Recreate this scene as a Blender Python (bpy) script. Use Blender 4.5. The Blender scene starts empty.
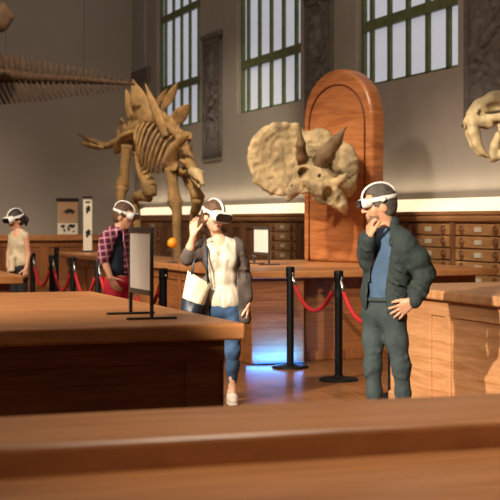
import bpy, bmesh, math, random
import numpy as np
from mathutils import Vector, Matrix, noise as mnoise

random.seed(4)
np.random.seed(4)
SC = bpy.context.scene
COL = SC.collection
R = math.radians
# ------------------------------------------------------------------ camera, light, exposure
TH = R(19.65)                       # the hall's long axis is +Y, the camera looks 19.65 deg right of it
CT, ST = math.cos(TH), math.sin(TH)
CAMZ, F, HOR = 1.53, 1400.0, 220.0
cam = bpy.data.cameras.new('camera')
cam_o = bpy.data.objects.new('camera', cam)
COL.objects.link(cam_o)
cam_o.location = (0, 0, CAMZ)
cam_o.rotation_euler = (R(90), 0, -TH)
cam.sensor_width = 36
cam.lens = 36 * F / 500
cam.shift_y = -(250 - HOR) / 500
cam.clip_end = 200
cam.dof.use_dof = True
cam.dof.focus_distance = 10.2
cam.dof.aperture_fstop = 5.0
SC.camera = cam_o

SC.view_settings.view_transform = 'Standard'
SC.view_settings.look = 'None'
SC.view_settings.gamma = 1
SC.view_settings.exposure = 0.0
SC.view_settings.use_curve_mapping = False

world = bpy.data.worlds.new('hall_air')
SC.world = world
world.use_nodes = True
bg = world.node_tree.nodes['Background']
bg.inputs[0].default_value = (1.0, 0.80, 0.60, 1)
bg.inputs[1].default_value = 0.075


def lookat(o, tgt):
    d = Vector(tgt) - o.location
    o.rotation_euler = d.to_track_quat('-Z', 'Y').to_euler()


def spot(name, loc, tgt, watts, deg, blend=0.3, color=(1, .83, .62), radius=.1):
    l = bpy.data.lights.new(name, 'SPOT')
    l.energy = watts
    l.spot_size = R(deg)
    l.spot_blend = blend
    l.color = color
    l.shadow_soft_size = radius
    o = bpy.data.objects.new(name, l)
    COL.objects.link(o)
    o.location = loc
    lookat(o, tgt)
    return o


def area(name, loc, tgt, watts, sx, sy, color=(1, .85, .68), spread=180):
    l = bpy.data.lights.new(name, 'AREA')
    l.shape = 'RECTANGLE'
    l.size, l.size_y = sx, sy
    l.energy = watts
    l.color = color
    l.spread = R(spread)
    o = bpy.data.objects.new(name, l)
    COL.objects.link(o)
    o.location = loc
    lookat(o, tgt)
    return o


SUNC = (1, .88, .70)  # the spots below are unseen, added in place of sunlight through windows
spot('added_spot_man', (-5.4, .3, 5.0), (4.95, 8.85, 1.0), 12500, 11, .3, SUNC, .09)  # added for the low sun on the man and right counter
spot('added_spot_woman', (-6.5, 2.4, 5.6), (3.7, 11.2, .9), 6600, 13, .5, SUNC, .1)  # added for the same sun on the woman and her bag
spot('added_spot_island', (-5.5, 8.0, 6.0), (4.9, 16.2, .7), 8200, 16, .6, SUNC, .32)  # added for sun on the island's left side
spot('added_spot_skull', (-.6, 14.6, 7.4), (5.8, 16.3, 1.9), 2500, 22, .6, SUNC, .12)  # unseen spot added to model the horned skull from the left
spot('added_spot_stegosaurus', (3.0, 17.5, 9.0), (6.0, 24.0, 2.3), 3100, 46, .5, (1, .88, .68), .15)  # unseen spot added over the plated skeleton
spot('added_spot_left_table', (-5.0, 9.6, 6.0), (1.2, 9.8, .95), 3600, 30, .7, SUNC, .15)  # added to light the left table's top, not its front
spot('added_spot_back', (-2.0, 10.0, 7.0), (3.4, 17.6, 1.0), 4500, 18, .6, SUNC, .15)  # added for the two visitors at the back left
spot('added_spot_floor', (-2.5, 5.5, 7.5), (4.7, 11.9, 0), 6500, 13, .8, SUNC, .12)  # added to lift the floor beside the barrier
spot('added_spot_counter_front', (1.2, 5.0, 7.0), (6.4, 14.2, .45), 2300, 15, .9, SUNC, .3)  # weak unseen spot added to lift the exhibit counter's front
spot('added_spot_cabinets', (1.0, 11.0, 7.0), (8.3, 16.6, .8), 2600, 28, .8, SUNC, .3)  # added to brighten the drawer fronts
spot('added_spot_ledge', (-2.5, 20.0, 8.0), (1.5, 31.0, .6), 5200, 44, .8, SUNC, .2)  # added to brighten the cupboards along the back wall
spot('added_spot_front_bench', (2.5, 2.5, 5.6), (1.6, 3.3, 1.0), 680, 30, .9, SUNC, .25)  # added above the near bench to brighten its top
area('added_soft_fill', (1.0, 11.0, 8.5), (4.5, 14.0, 0), 480, 7, 14)  # unseen overhead fill, added; no ceiling is built
area('added_back_fill', (0, 25.0, 8.8), (1.0, 32.4, 2.5), 120, 12, 1.0, (1, .88, .76))  # unseen fill added to lift the back wall
area('added_panel_glow', (8.52, 20.0, 1.9), (8.6, 20.0, 3.2), 60, 24, .06, (1, .84, .6))  # unseen strip added to strengthen the lit panels' glow on the wall
area('added_wall_fill', (3.0, 17.0, 8.6), (8.65, 18.0, 2.0), 45, 1.5, 16, (1, .9, .8))  # unseen fill added for the right wall
# ------------------------------------------------------------------ positions from the photograph's frame
def P(px, Z):
    """ground position at depth Z along the view, at picture column px"""
    X = (px - 250) / F * Z
    return (X * CT + Z * ST, -X * ST + Z * CT)


def W(px, py, Z):
    x, y = P(px, Z)
    return Vector((x, y, CAMZ - (py - HOR) * Z / F))


def on_x(px, x):
    return x / ((px - 250) / F * CT + ST)


# ------------------------------------------------------------------ materials
def lin(c):
    return tuple(((v / 255) / 12.92 if v / 255 <= .04045 else ((v / 255 + .055) / 1.055) ** 2.4) for v in c) + (1,)


def new_mat(name):
    m = bpy.data.materials.new(name)
    m.use_nodes = True
    nt = m.node_tree
    return m, nt, nt.nodes['Principled BSDF']


def mat(name, c, rough=.6, metal=0, var=.12, vscale=6, bump=0, bscale=60, spec=.5, stretch=(1, 1, 1), sheen=0, detail=4):
    m, nt, b = new_mat(name)
    b.inputs['Roughness'].default_value = rough
    b.inputs['Metallic'].default_value = metal
    b.inputs['Specular IOR Level'].default_value = spec
    if sheen:
        b.inputs['Sheen Weight'].default_value = sheen
    tc = nt.nodes.new('ShaderNodeTexCoord')
    mp = nt.nodes.new('ShaderNodeMapping')
    mp.inputs['Scale'].default_value = stretch
    nt.links.new(tc.outputs['Object'], mp.inputs[0])
    n = nt.nodes.new('ShaderNodeTexNoise')
    n.inputs['Scale'].default_value = vscale
    n.inputs['Detail'].default_value = detail
    nt.links.new(mp.outputs[0], n.inputs['Vector'])
    r = nt.nodes.new('ShaderNodeValToRGB')
    l = lin(c)
    r.color_ramp.elements[0].position = .3
    r.color_ramp.elements[1].position = .7
    r.color_ramp.elements[0].color = tuple(v * (1 - var) for v in l[:3]) + (1,)
    r.color_ramp.elements[1].color = tuple(min(1, v * (1 + var)) for v in l[:3]) + (1,)
    nt.links.new(n.outputs[0], r.inputs[0])
    nt.links.new(r.outputs[0], b.inputs['Base Color'])
    if bump:
        n2 = nt.nodes.new('ShaderNodeTexNoise')
        n2.inputs['Scale'].default_value = bscale
        n2.inputs['Detail'].default_value = 5
        nt.links.new(mp.outputs[0], n2.inputs['Vector'])
        bp = nt.nodes.new('ShaderNodeBump')
        bp.inputs['Strength'].default_value = bump
        bp.inputs['Distance'].default_value = .02
        nt.links.new(n2.outputs[0], bp.inputs['Height'])
        nt.links.new(bp.outputs[0], b.inputs['Normal'])
    return m


def wood(name, dark, light, scale=(1.2, 1.2, 22), rough=.42, fine=5.0, boards=None):
    """oak: long streaks of two browns, finer pores on top"""
    m, nt, b = new_mat(name)
    b.inputs['Roughness'].default_value = rough
    b.inputs['Specular IOR Level'].default_value = .35
    tc = nt.nodes.new('ShaderNodeTexCoord')
    mp = nt.nodes.new('ShaderNodeMapping')
    mp.inputs['Scale'].default_value = scale
    nt.links.new(tc.outputs['Object'], mp.inputs[0])
    n1 = nt.nodes.new('ShaderNodeTexNoise')
    n1.inputs['Scale'].default_value = 1.0
    n1.inputs['Detail'].default_value = 5
    n1.inputs['Distortion'].default_value = 1.2
    nt.links.new(mp.outputs[0], n1.inputs['Vector'])
    n2 = nt.nodes.new('ShaderNodeTexNoise')
    n2.inputs['Scale'].default_value = fine
    n2.inputs['Detail'].default_value = 3
    nt.links.new(mp.outputs[0], n2.inputs['Vector'])
    mx = nt.nodes.new('ShaderNodeMix')
    mx.data_type = 'FLOAT'
    mx.inputs[0].default_value = .35
    nt.links.new(n1.outputs[0], mx.inputs[2])
    nt.links.new(n2.outputs[0], mx.inputs[3])
    r = nt.nodes.new('ShaderNodeValToRGB')
    r.color_ramp.elements[0].position = .32
    r.color_ramp.elements[0].color = lin(dark)
    r.color_ramp.elements[1].position = .66
    r.color_ramp.elements[1].color = lin(light)
    nt.links.new(mx.outputs[0], r.inputs[0])
    out = r.outputs[0]
    if boards:
        bk = nt.nodes.new('ShaderNodeTexBrick')
        bk.inputs['Scale'].default_value = 1
        bk.inputs['Brick Width'].default_value = boards[0]
        bk.inputs['Row Height'].default_value = boards[1]
        bk.inputs['Mortar Size'].default_value = .003
        bk.inputs['Color1'].default_value = (1, 1, 1, 1)
        bk.inputs['Color2'].default_value = (.72, .72, .72, 1)
        bk.inputs['Mortar'].default_value = (.3, .3, .3, 1)
        nt.links.new(tc.outputs['Object'], bk.inputs['Vector'])
        mm = nt.nodes.new('ShaderNodeMix')
        mm.data_type = 'RGBA'
        mm.blend_type = 'MULTIPLY'
        mm.inputs[0].default_value = 1
        nt.links.new(out, mm.inputs[6])
        nt.links.new(bk.outputs['Color'], mm.inputs[7])
        out = mm.outputs[2]
    nt.links.new(out, b.inputs['Base Color'])
    bp = nt.nodes.new('ShaderNodeBump')
    bp.inputs['Strength'].default_value = .12
    bp.inputs['Distance'].default_value = .01
    nt.links.new(mx.outputs[0], bp.inputs['Height'])
    nt.links.new(bp.outputs[0], b.inputs['Normal'])
    return m


def emit(name, c, strength, base=(200, 200, 200), ribs=None):
    m, nt, b = new_mat(name)
    b.inputs['Base Color'].default_value = lin(base)
    b.inputs['Roughness'].default_value = .5
    b.inputs['Emission Color'].default_value = lin(c)
    b.inputs['Emission Strength'].default_value = strength
    if ribs:
        tc = nt.nodes.new('ShaderNodeTexCoord')
        w = nt.nodes.new('ShaderNodeTexWave')
        w.bands_direction = 'Y'
        w.inputs['Scale'].default_value = ribs
        nt.links.new(tc.outputs['Object'], w.inputs['Vector'])
        r = nt.nodes.new('ShaderNodeValToRGB')
        r.color_ramp.elements[0].color = tuple(v * .86 for v in lin(c)[:3]) + (1,)
        r.color_ramp.elements[1].color = lin(c)
        nt.links.new(w.outputs['Color'], r.inputs[0])
        nt.links.new(r.outputs[0], b.inputs['Emission Color'])
    return m


def plaid(name, base, stripe, pale, size):
    """woven check: two crossed sets of bands on the cloth"""
    m, nt, b = new_mat(name)
    b.inputs['Roughness'].default_value = .9
    tc = nt.nodes.new('ShaderNodeTexCoord')
    cur = None
    for ax, c, off, sz in (('X', stripe, 0, 1), ('Z', stripe, 0, 1), ('X', pale, .5, 1), ('Z', pale, .5, 1)):
        mp = nt.nodes.new('ShaderNodeMapping')
        mp.inputs['Rotation'].default_value = (0, R(8), R(15))
        mp.inputs['Location'].default_value = (off * size, 0, off * size)
        nt.links.new(tc.outputs['Object'], mp.inputs[0])
        w = nt.nodes.new('ShaderNodeTexWave')
        w.bands_direction = ax
        w.inputs['Scale'].default_value = .314 / size * sz
        nt.links.new(mp.outputs[0], w.inputs['Vector'])
        r = nt.nodes.new('ShaderNodeValToRGB')
        r.color_ramp.elements[0].position = .55 if c is stripe else .8
        r.color_ramp.elements[1].position = .65 if c is stripe else .88
        nt.links.new(w.outputs['Fac'], r.inputs[0])
        mx = nt.nodes.new('ShaderNodeMix')
        mx.data_type = 'RGBA'
        ml = nt.nodes.new('ShaderNodeMath')
        ml.operation = 'MULTIPLY'
        ml.inputs[1].default_value = .6
        nt.links.new(r.outputs[0], ml.inputs[0])
        nt.links.new(ml.outputs[0], mx.inputs[0])
        if cur is None:
            mx.inputs[6].default_value = lin(base)
        else:
            nt.links.new(cur, mx.inputs[6])
        mx.inputs[7].default_value = lin(c)
        cur = mx.outputs[2]
    nt.links.new(cur, b.inputs['Base Color'])
    return m


M = {}
M['wall'] = mat('plaster', (152, 141, 130), .95, var=.07, vscale=1.3, bump=.06, bscale=30)
M['wall_back'] = mat('plaster_back', (150, 138, 127), .95, var=.05, vscale=.8)
M['relief'] = mat('dark_stone', (98, 90, 85), .85, var=.25, vscale=9, bump=.5, bscale=26)
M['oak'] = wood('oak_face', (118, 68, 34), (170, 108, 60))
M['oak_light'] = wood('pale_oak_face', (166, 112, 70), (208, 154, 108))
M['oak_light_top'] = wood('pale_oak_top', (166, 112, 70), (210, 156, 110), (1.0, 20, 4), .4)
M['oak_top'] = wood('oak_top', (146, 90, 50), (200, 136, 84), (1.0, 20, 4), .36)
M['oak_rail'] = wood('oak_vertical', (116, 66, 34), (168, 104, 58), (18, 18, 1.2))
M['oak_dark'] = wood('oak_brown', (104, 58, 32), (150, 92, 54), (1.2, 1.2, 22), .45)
M['board'] = wood('board_wood', (142, 80, 44), (194, 124, 74), (1.2, 1.2, 9), .3, 4)
M['cab'] = wood('catalogue_wood', (132, 92, 56), (178, 130, 84), (1.4, 1.4, 20), .45)
M['cab_dark'] = wood('catalogue_frame', (94, 60, 36), (130, 86, 54), (14, 14, 1.2), .5)
M['floor'] = wood('parquet', (112, 70, 42), (160, 106, 66), (14, 1.0, 1), .3, boards=(1.4, .14))
M['cornice'] = wood('cornice_wood', (150, 105, 66), (178, 130, 86), (1, 1, 14), .5)
M['strip'] = emit('lit_panel', (255, 230, 182), 1.08)
M['glass'] = emit('frosted_pane', (172, 177, 190), .80, ribs=22)
M['green'] = mat('green_metal', (92, 100, 62), .55, var=.25, vscale=8)
M['pale'] = mat('pale_stone', (150, 146, 142), .9, var=.06)
M['bone'] = mat('fossil_bone', (160, 136, 98), .75, var=.48, vscale=5, bump=1.0, bscale=16, detail=6)
M['bone_dark'] = mat('horn_brown', (112, 86, 56), .75, var=.35, vscale=6, bump=.4, bscale=30)
M['steg'] = mat('ochre_bone', (162, 124, 76), .75, var=.35, vscale=6, bump=.8, bscale=24, detail=6)
M['steg_pale'] = mat('pale_skull_bone', (206, 176, 128), .65, var=.25, vscale=12, bump=.4, bscale=30)
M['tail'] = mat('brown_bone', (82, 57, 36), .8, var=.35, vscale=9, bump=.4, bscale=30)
M['ivory'] = mat('ivory_bone', (180, 156, 116), .55, var=.25, vscale=14, bump=.3, bscale=36)
M['black'] = mat('black_metal', (14, 13, 14), .5, var=.1, spec=.25)
M['dark'] = mat('dark_metal', (58, 52, 48), .45, var=.1)
M['chrome'] = mat('chrome', (205, 200, 195), .2, metal=1, var=.03)
M['rope'] = mat('red_velvet', (176, 26, 30), .7, var=.15, vscale=40)
M['white'] = mat('white_plastic', (236, 232, 226), .35, var=.02)
M['visor'] = mat('black_visor', (20, 20, 24), .18, var=.05)
M['screen'] = mat('grey_acrylic', (212, 205, 196), .25, var=.05, vscale=3, stretch=(1, 6, 1))
M['paper'] = mat('cream_paper', (236, 226, 206), .8, var=.03)
M['tan'] = mat('tan_paper', (190, 150, 112), .8, var=.06, vscale=3)
M['ink'] = mat('black_ink', (34, 28, 24), .8, var=.1)
M['label'] = mat('brass_label', (196, 188, 170), .4, var=.08)
M['orange'] = mat('orange_globe', (238, 142, 26), .35, var=.14, vscale=14)
M['skin'] = mat('skin', (212, 156, 122), .5, var=.07, vscale=12)
M['skin_pale'] = mat('skin_pale', (228, 178, 148), .5, var=.06, vscale=12)
M['hair_dark'] = mat('dark_hair', (52, 42, 36), .6, var=.35, vscale=20, bump=.4, bscale=60, stretch=(1, 1, .25))
M['hair_grey'] = mat('grey_brown_hair', (82, 74, 66), .65, var=.3, vscale=26, bump=.4, bscale=80)
M['hair_brown'] = mat('brown_hair', (88, 60, 42), .55, var=.35, vscale=24, bump=.5, bscale=70, stretch=(1, 1, .2))
M['beard'] = mat('stubble', (138, 102, 84), .8, var=.2, vscale=60)
M['lips'] = mat('lips', (178, 98, 88), .45, var=.05)
M['jacket'] = mat('green_grey_cotton', (47, 56, 55), .85, var=.16, vscale=9, bump=.45, bscale=24, stretch=(1, 1, .6))
M['jeans_teal'] = mat('grey_green_denim', (56, 67, 69), .85, var=.2, vscale=14, bump=.4, bscale=26, stretch=(1, 1, .6))
M['tee_blue'] = mat('blue_jersey', (72, 96, 124), .85, var=.1, vscale=8, bump=.25, bscale=20)
M['cardigan'] = mat('taupe_knit', (92, 80, 74), .9, var=.2, vscale=14, bump=.6, bscale=22, stretch=(1, 1, .5))
M['top_white'] = mat('cream_satin', (214, 202, 182), .6, var=.05, vscale=8, bump=.6, bscale=12, stretch=(1, 1, .35))
M['jeans_blue'] = mat('blue_denim', (50, 78, 112), .85, var=.25, vscale=12, bump=.3, bscale=30)
M['canvas'] = mat('cream_canvas', (232, 220, 190), .85, var=.05, vscale=10, bump=.25, bscale=14)
M['navy'] = mat('navy_leather', (34, 44, 60), .4, var=.15)
M['plaid'] = plaid('plaid_flannel', (150, 44, 78), (70, 26, 50), (206, 160, 175), .062)
M['navy_tee'] = mat('navy_jersey', (34, 42, 62), .85, var=.25, vscale=30)
M['red_pants'] = mat('crimson_cotton', (206, 34, 62), .8, var=.12, vscale=8, bump=.2, bscale=20)
M['beige'] = mat('beige_linen', (204, 184, 152), .85, var=.08, vscale=10, bump=.4, bscale=20)
M['black_cloth'] = mat('black_cotton', (28, 26, 28), .85, var=.2)
M['shoe'] = mat('white_canvas_shoe', (226, 216, 200), .7, var=.08, vscale=20)
M['cloth_dark'] = mat('shoe_leather', (60, 46, 36), .5, var=.1)
M['led'] = emit('blue_led', (60, 150, 235), .9, (8, 14, 24))


# ------------------------------------------------------------------ object helpers
def tag(o, label=None, cat=None, group=None, kind=None):
    if label: o['label'] = label
    if cat: o['category'] = cat
    if group: o['group'] = group
    if kind: o['kind'] = kind
    return o


def empty(name, loc, rz=0, label=None, cat=None, group=None):
    o = bpy.data.objects.new(name, None)
    o.empty_display_size = .1
    COL.objects.link(o)
    o.location = loc
    o.rotation_euler = (0, 0, rz)
    o['_base'] = (loc[0], loc[1], loc[2], rz)
    return tag(o, label, cat, group)


def base_matrix(o):
    while o.parent: o = o.parent
    x, y, z = o.location
    return Matrix.Translation((x, y, z)) @ Matrix.Rotation(o.rotation_euler[2], 4, 'Z')


class MB:
    """collects shapes in hall coordinates, links them as ONE mesh object"""
    def __init__(s):
        s.v, s.f, s.m = [], [], []

    def add(s, v, f, mi=0):
        n = len(s.v)
        s.v += [tuple(p) for p in v]
        s.f += [tuple(i + n for i in q) for q in f]
        s.m += [mi] * len(f)
        return s

    def box(s, lo, hi, mi=0):
        (a, b, c), (d, e, g) = lo, hi
        return s.add([(a, b, c), (d, b, c), (d, e, c), (a, e, c), (a, b, g), (d, b, g), (d, e, g), (a, e, g)],
                     [(0, 3, 2, 1), (4, 5, 6, 7), (0, 1, 5, 4), (1, 2, 6, 5), (2, 3, 7, 6), (3, 0, 4, 7)], mi)

    def obox(s, c, ax, ay, az, mi=0):
        """box from a centre and three half-axis vectors"""
        c, ax, ay, az = Vector(c), Vector(ax), Vector(ay), Vector(az)
        v = [c + i * ax + j * ay + k * az for k in (-1, 1) for i, j in ((-1, -1), (1, -1), (1, 1), (-1, 1))]
        return s.add(v, [(0, 3, 2, 1), (4, 5, 6, 7), (0, 1, 5, 4), (1, 2, 6, 5), (2, 3, 7, 6), (3, 0, 4, 7)], mi)

    def tube(s, pts, rad, n=8, flat=1.0, up=(0, 0, 1), mi=0, closed=False):
        pts = [Vector(p) for p in pts]
        if not hasattr(rad, '__len__'): rad = [rad] * len(pts)
        L, v, f = len(pts), [], []
        for i, p in enumerate(pts):
            if closed:
                t = pts[(i + 1) % L] - pts[i - 1]
            else:
                t = pts[min(i + 1, L - 1)] - pts[max(i - 1, 0)]
            t.normalize()
            a = t.cross(Vector(up))
            if a.length < 1e-3: a = t.cross(Vector((1, 0, 0)))
            a.normalize()
            b = a.cross(t)
            for k in range(n):
                g = 2 * math.pi * k / n
                v.append(p + (a * math.cos(g) + b * math.sin(g) * flat) * rad[i])
        for i in range(L if closed else L - 1):
            j = (i + 1) % L
            for k in range(n):
                k2 = (k + 1) % n
                f.append((i * n + k, i * n + k2, j * n + k2, j * n + k))
        if not closed:
            f.append(tuple(reversed(range(n))))
            f.append(tuple((L - 1) * n + k for k in range(n)))
        return s.add(v, f, mi)

    def lathe(s, prof, c, n=24, mi=0):
        v, f = [], []
        for r, z in prof:
            for k in range(n):
                g = 2 * math.pi * k / n
                v.append((c[0] + r * math.cos(g), c[1] + r * math.sin(g), c[2] + z))
        for i in range(len(prof) - 1):
            for k in range(n):
                k2 = (k + 1) % n
                f.append((i * n + k, i * n + k2, (i + 1) * n + k2, (i + 1) * n + k))
        f.append(tuple(reversed(range(n))))
        f.append(tuple((len(prof) - 1) * n + k for k in range(n)))
        return s.add(v, f, mi)

    def prism(s, poly, o, ax, ay, az, mi=0):
        """polygon (u,v) in plane o+u*ax+v*ay, extruded by az"""
        o, ax, ay, az = Vector(o), Vector(ax), Vector(ay), Vector(az)
        n = len(poly)
        v = [o + ax * u + ay * w for u, w in poly] + [o + ax * u + ay * w + az for u, w in poly]
        f = [tuple(range(n)), tuple(reversed(range(n, 2 * n)))]
        f += [(i, i + n, (i + 1) % n + n, (i + 1) % n) for i in range(n)]
        return s.add(v, f, mi)

    def build(s, name, mats, parent=None, smooth=False, bevel=0, loc=None, label=None, cat=None, group=None, kind=None, seg=2, fix=True):
        me = bpy.data.meshes.new(name)
        o = bpy.data.objects.new(name, me)
        COL.objects.link(o)
        if parent is not None:
            o.parent = parent
            inv = base_matrix(parent).inverted()
        else:
            if loc is None:
                a = np.array(s.v)
                loc = ((a[:, 0].min() + a[:, 0].max()) / 2, (a[:, 1].min() + a[:, 1].max()) / 2, a[:, 2].min())
            o.location = loc
            inv = Matrix.Translation(loc).inverted()
        me.from_pydata([inv @ Vector(p) for p in s.v], [], s.f)
        if not isinstance(mats, (list, tuple)): mats = [mats]
        for m in mats: me.materials.append(m)
        if len(mats) > 1: me.polygons.foreach_set('material_index', s.m)
        if fix:
            bm = bmesh.new()
            bm.from_mesh(me)
            bmesh.ops.recalc_face_normals(bm, faces=bm.faces)
            bm.to_mesh(me)
            bm.free()
        if smooth: me.polygons.foreach_set('use_smooth', [True] * len(me.polygons))
        me.update()
        if bevel:
            b = o.modifiers.new('bevel', 'BEVEL')
            b.width = bevel
            b.segments = seg
            b.limit_method = 'ANGLE'
        return tag(o, label, cat, group, kind)


def copy_tree(o, parent=None):
    c = o.copy()
    COL.objects.link(c)
    c.parent = parent
    for ch in [k for k in bpy.data.objects if k.parent == o]:
        copy_tree(ch, c)
    return c


# ------------------------------------------------------------------ organic shapes: blended round cones and ellipsoids, meshed as one skin
class Field:
    def __init__(s, to_world=None):
        s.ops = []
        s.tw = to_world

    def cone(s, a, b, ra, rb=None, k=.02, sub=False):
        rb = ra if rb is None else rb
        a, b = np.array(a, float), np.array(b, float)
        lo = np.minimum(a - ra, b - rb)
        hi = np.maximum(a + ra, b + rb)
        s.ops.append(('c', a, b, ra, rb, k, sub, lo, hi))
        return s

    def chain(s, pts, rad, k=.02, sub=False):
        for i in range(len(pts) - 1): s.cone(pts[i], pts[i + 1], rad[i], rad[i + 1], k, sub)
        return s

    def ell(s, c, r, rot=None, k=.02, sub=False):
        c, r = np.array(c, float), np.array(r, float)
        m = np.eye(3) if rot is None else np.array(rot)        # columns: local axes
        ext = np.sqrt(((m * r) ** 2).sum(1))
        s.ops.append(('e', c, r, m, None, k, sub, c - ext, c + ext))
        return s

    def cut(s, normal_pts, lo, hi):
        """remove the convex region inside all half-spaces (n, d): n.p < d"""
        s.ops.append(('h', normal_pts, None, None, None, 0, True, np.array(lo, float), np.array(hi, float)))
        return s

    def keep(s, n, d, k=.0):
        s.ops.append(('k', np.array(n, float), d, None, None, k, False, None, None))
        return s

    def mesh(s, vox, wrinkle=0, wfreq=20, seed=0, wz=1.0):
        adds = [o for o in s.ops if not o[6] and o[0] in 'ce']
        pad = vox * 3 + wrinkle + .01
        lo = np.min([o[7] for o in adds], 0) - pad
        hi = np.max([o[8] for o in adds], 0) + pad
        n = np.ceil((hi - lo) / vox).astype(int) + 1
        D = np.full(n, .5, np.float32)
        axs = [lo[i] + vox * np.arange(n[i]) for i in range(3)]
        for o in s.ops:
            if o[0] == 'k':
                X, Y, Z = np.meshgrid(*axs, indexing='ij', sparse=True)
                D = np.maximum(D, (o[1][0] * X + o[1][1] * Y + o[1][2] * Z - o[2])).astype(np.float32)
                continue
            m = o[5] + 2.5 * vox + wrinkle
            i0 = np.clip(((o[7] - m - lo) / vox).astype(int), 0, n)
            i1 = np.clip(((o[8] + m - lo) / vox).astype(int) + 2, 0, n)
            if (i1 <= i0).any(): continue
            sl = tuple(slice(i0[i], i1[i]) for i in range(3))
            X, Y, Z = np.meshgrid(*[axs[i][sl[i]] for i in range(3)], indexing='ij', sparse=True)
            if o[0] == 'c':
                a, b, ra, rb = o[1:5]
                ab = b - a
                L = max(ab @ ab, 1e-9)
                px, py, pz = X - a[0], Y - a[1], Z - a[2]
                t = np.clip((px * ab[0] + py * ab[1] + pz * ab[2]) / L, 0, 1)
                d = np.sqrt((px - t * ab[0]) ** 2 + (py - t * ab[1]) ** 2 + (pz - t * ab[2]) ** 2) - (ra + (rb - ra) * t)
            elif o[0] == 'e':
                c, r, R3 = o[1:4]
                px, py, pz = X - c[0], Y - c[1], Z - c[2]
                q = [(px * R3[0, i] + py * R3[1, i] + pz * R3[2, i]) for i in range(3)]
                k0 = np.sqrt(sum((q[i] / r[i]) ** 2 for i in range(3)))
                k1 = np.sqrt(sum((q[i] / r[i] ** 2) ** 2 for i in range(3))) + 1e-6
                d = k0 * (k0 - 1) / k1
            else:
                d = np.full(D[sl].shape, -9., np.float32)
                for nn, dd in o[1]:
                    d = np.maximum(d, nn[0] * X + nn[1] * Y + nn[2] * Z - dd)
            k = max(o[5], 1e-5)
            cur = D[sl]
            if o[6]:
                h = np.maximum(k - np.abs(cur + d), 0) / k
                D[sl] = np.maximum(cur, -d) + h * h * k * .25
            else:
                h = np.maximum(k - np.abs(cur - d), 0) / k
                D[sl] = np.minimum(cur, d) - h * h * k * .25
        if wrinkle:
            X, Y, Z = np.meshgrid(*axs, indexing='ij', sparse=True)
            w = wfreq
            D = D + wrinkle * (np.sin(w * X + 1.7 * np.sin(w * .6 * wz * Z + seed) + seed) * np.sin(w * wz * Z + 2 * np.sin(w * .5 * X + 2 * seed) + 1.3 * np.sin(w * .7 * Y))
                               + .6 * np.sin(w * 1.9 * Y + w * 1.3 * wz * Z + 2 * np.sin(w * .8 * X))).astype(np.float32)
        return nets(D, lo, vox)

    def build(s, name, m, parent, vox, to_hall, **kw):
        v, f = s.mesh(vox, **kw)
        mb = MB()
        return mesh_np(name, m, parent, np.array([to_hall(p) for p in v]) if not isinstance(to_hall, Matrix) else
                       (np.c_[v, np.ones(len(v))] @ np.array(to_hall).T)[:, :3], f)


def nets(D, lo, vox):
    """surface nets over a signed field"""
    S = D < 0
    n = np.array(D.shape)
    cnt = np.zeros(n - 1, np.int8)
    offs = [(i, j, k) for i in (0, 1) for j in (0, 1) for k in (0, 1)]
    for (i, j, k) in offs:
        cnt += S[i:n[0] - 1 + i, j:n[1] - 1 + j, k:n[2] - 1 + k]
    act = np.argwhere((cnt > 0) & (cnt < 8))
    idx = np.full(n - 1, -1, np.int32)
    idx[tuple(act.T)] = np.arange(len(act))
    vals = {o: D[tuple((act + o).T)] for o in offs}
    acc = np.zeros((len(act), 3))
    w = np.zeros(len(act))
    for o in offs:
        for ax in range(3):
            if o[ax]: continue
            o2 = list(o); o2[ax] = 1; o2 = tuple(o2)
            a, b = vals[o], vals[o2]
            x = (a < 0) != (b < 0)
            t = np.where(x, a / np.where(x, a - b, 1), 0)
            p = np.tile(np.array(o, float), (len(act), 1))
            p[:, ax] += t
            acc += p * x[:, None]
            w += x
    V = (act + acc / w[:, None]) * vox + lo
    Fs = []
    for ax in range(3):
        a1, a2 = [(1, 2), (2, 0), (0, 1)][ax]
        sl0 = [slice(None)] * 3; sl1 = [slice(None)] * 3
        sl0[ax] = slice(0, n[ax] - 1); sl1[ax] = slice(1, n[ax])
        A, B = S[tuple(sl0)], S[tuple(sl1)]
        e = np.argwhere(A != B)
        ok = (e[:, a1] > 0) & (e[:, a2] > 0) & (e[:, a1] < n[a1] - 1) & (e[:, a2] < n[a2] - 1)
        e = e[ok]
        if not len(e): continue
        flip = A[tuple(e.T)]
        q = []
        for d1, d2 in ((0, 0), (-1, 0), (-1, -1), (0, -1)):
            c = e.copy(); c[:, a1] += d1; c[:, a2] += d2
            q.append(idx[tuple(c.T)])
        q = np.array(q).T
        q = np.where(flip[:, None], q[:, ::1], q[:, ::-1])
        Fs.append(q)
    return V, np.concatenate(Fs)


def mesh_np(name, m, parent, V, Fq, smooth=True):
    me = bpy.data.meshes.new(name)
    inv = np.array(base_matrix(parent).inverted())
    V = (np.c_[V, np.ones(len(V))] @ inv.T)[:, :3]
    me.vertices.add(len(V))
    me.vertices.foreach_set('co', V.astype(np.float32).ravel())
    me.loops.add(Fq.size)
    me.loops.foreach_set('vertex_index', Fq.astype(np.int32).ravel())
    me.polygons.add(len(Fq))
    me.polygons.foreach_set('loop_start', np.arange(0, Fq.size, 4, dtype=np.int32))
    me.polygons.foreach_set('loop_total', np.full(len(Fq), 4, np.int32))
    me.polygons.foreach_set('use_smooth', [smooth] * len(Fq))
    me.update(calc_edges=True)
    me.validate()
    me.materials.append(m)
    o = bpy.data.objects.new(name, me)
    COL.objects.link(o)
    o.parent = parent
    return o
# ------------------------------------------------------------------ the hall
WX = 8.65                                  # right wall face
YB = 32.4                                  # back wall face
MB().box((-9, -4, -.2), (9.2, YB + .4, 0)).build('floor', M['floor'], kind='structure', loc=(0, 0, 0))
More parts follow.
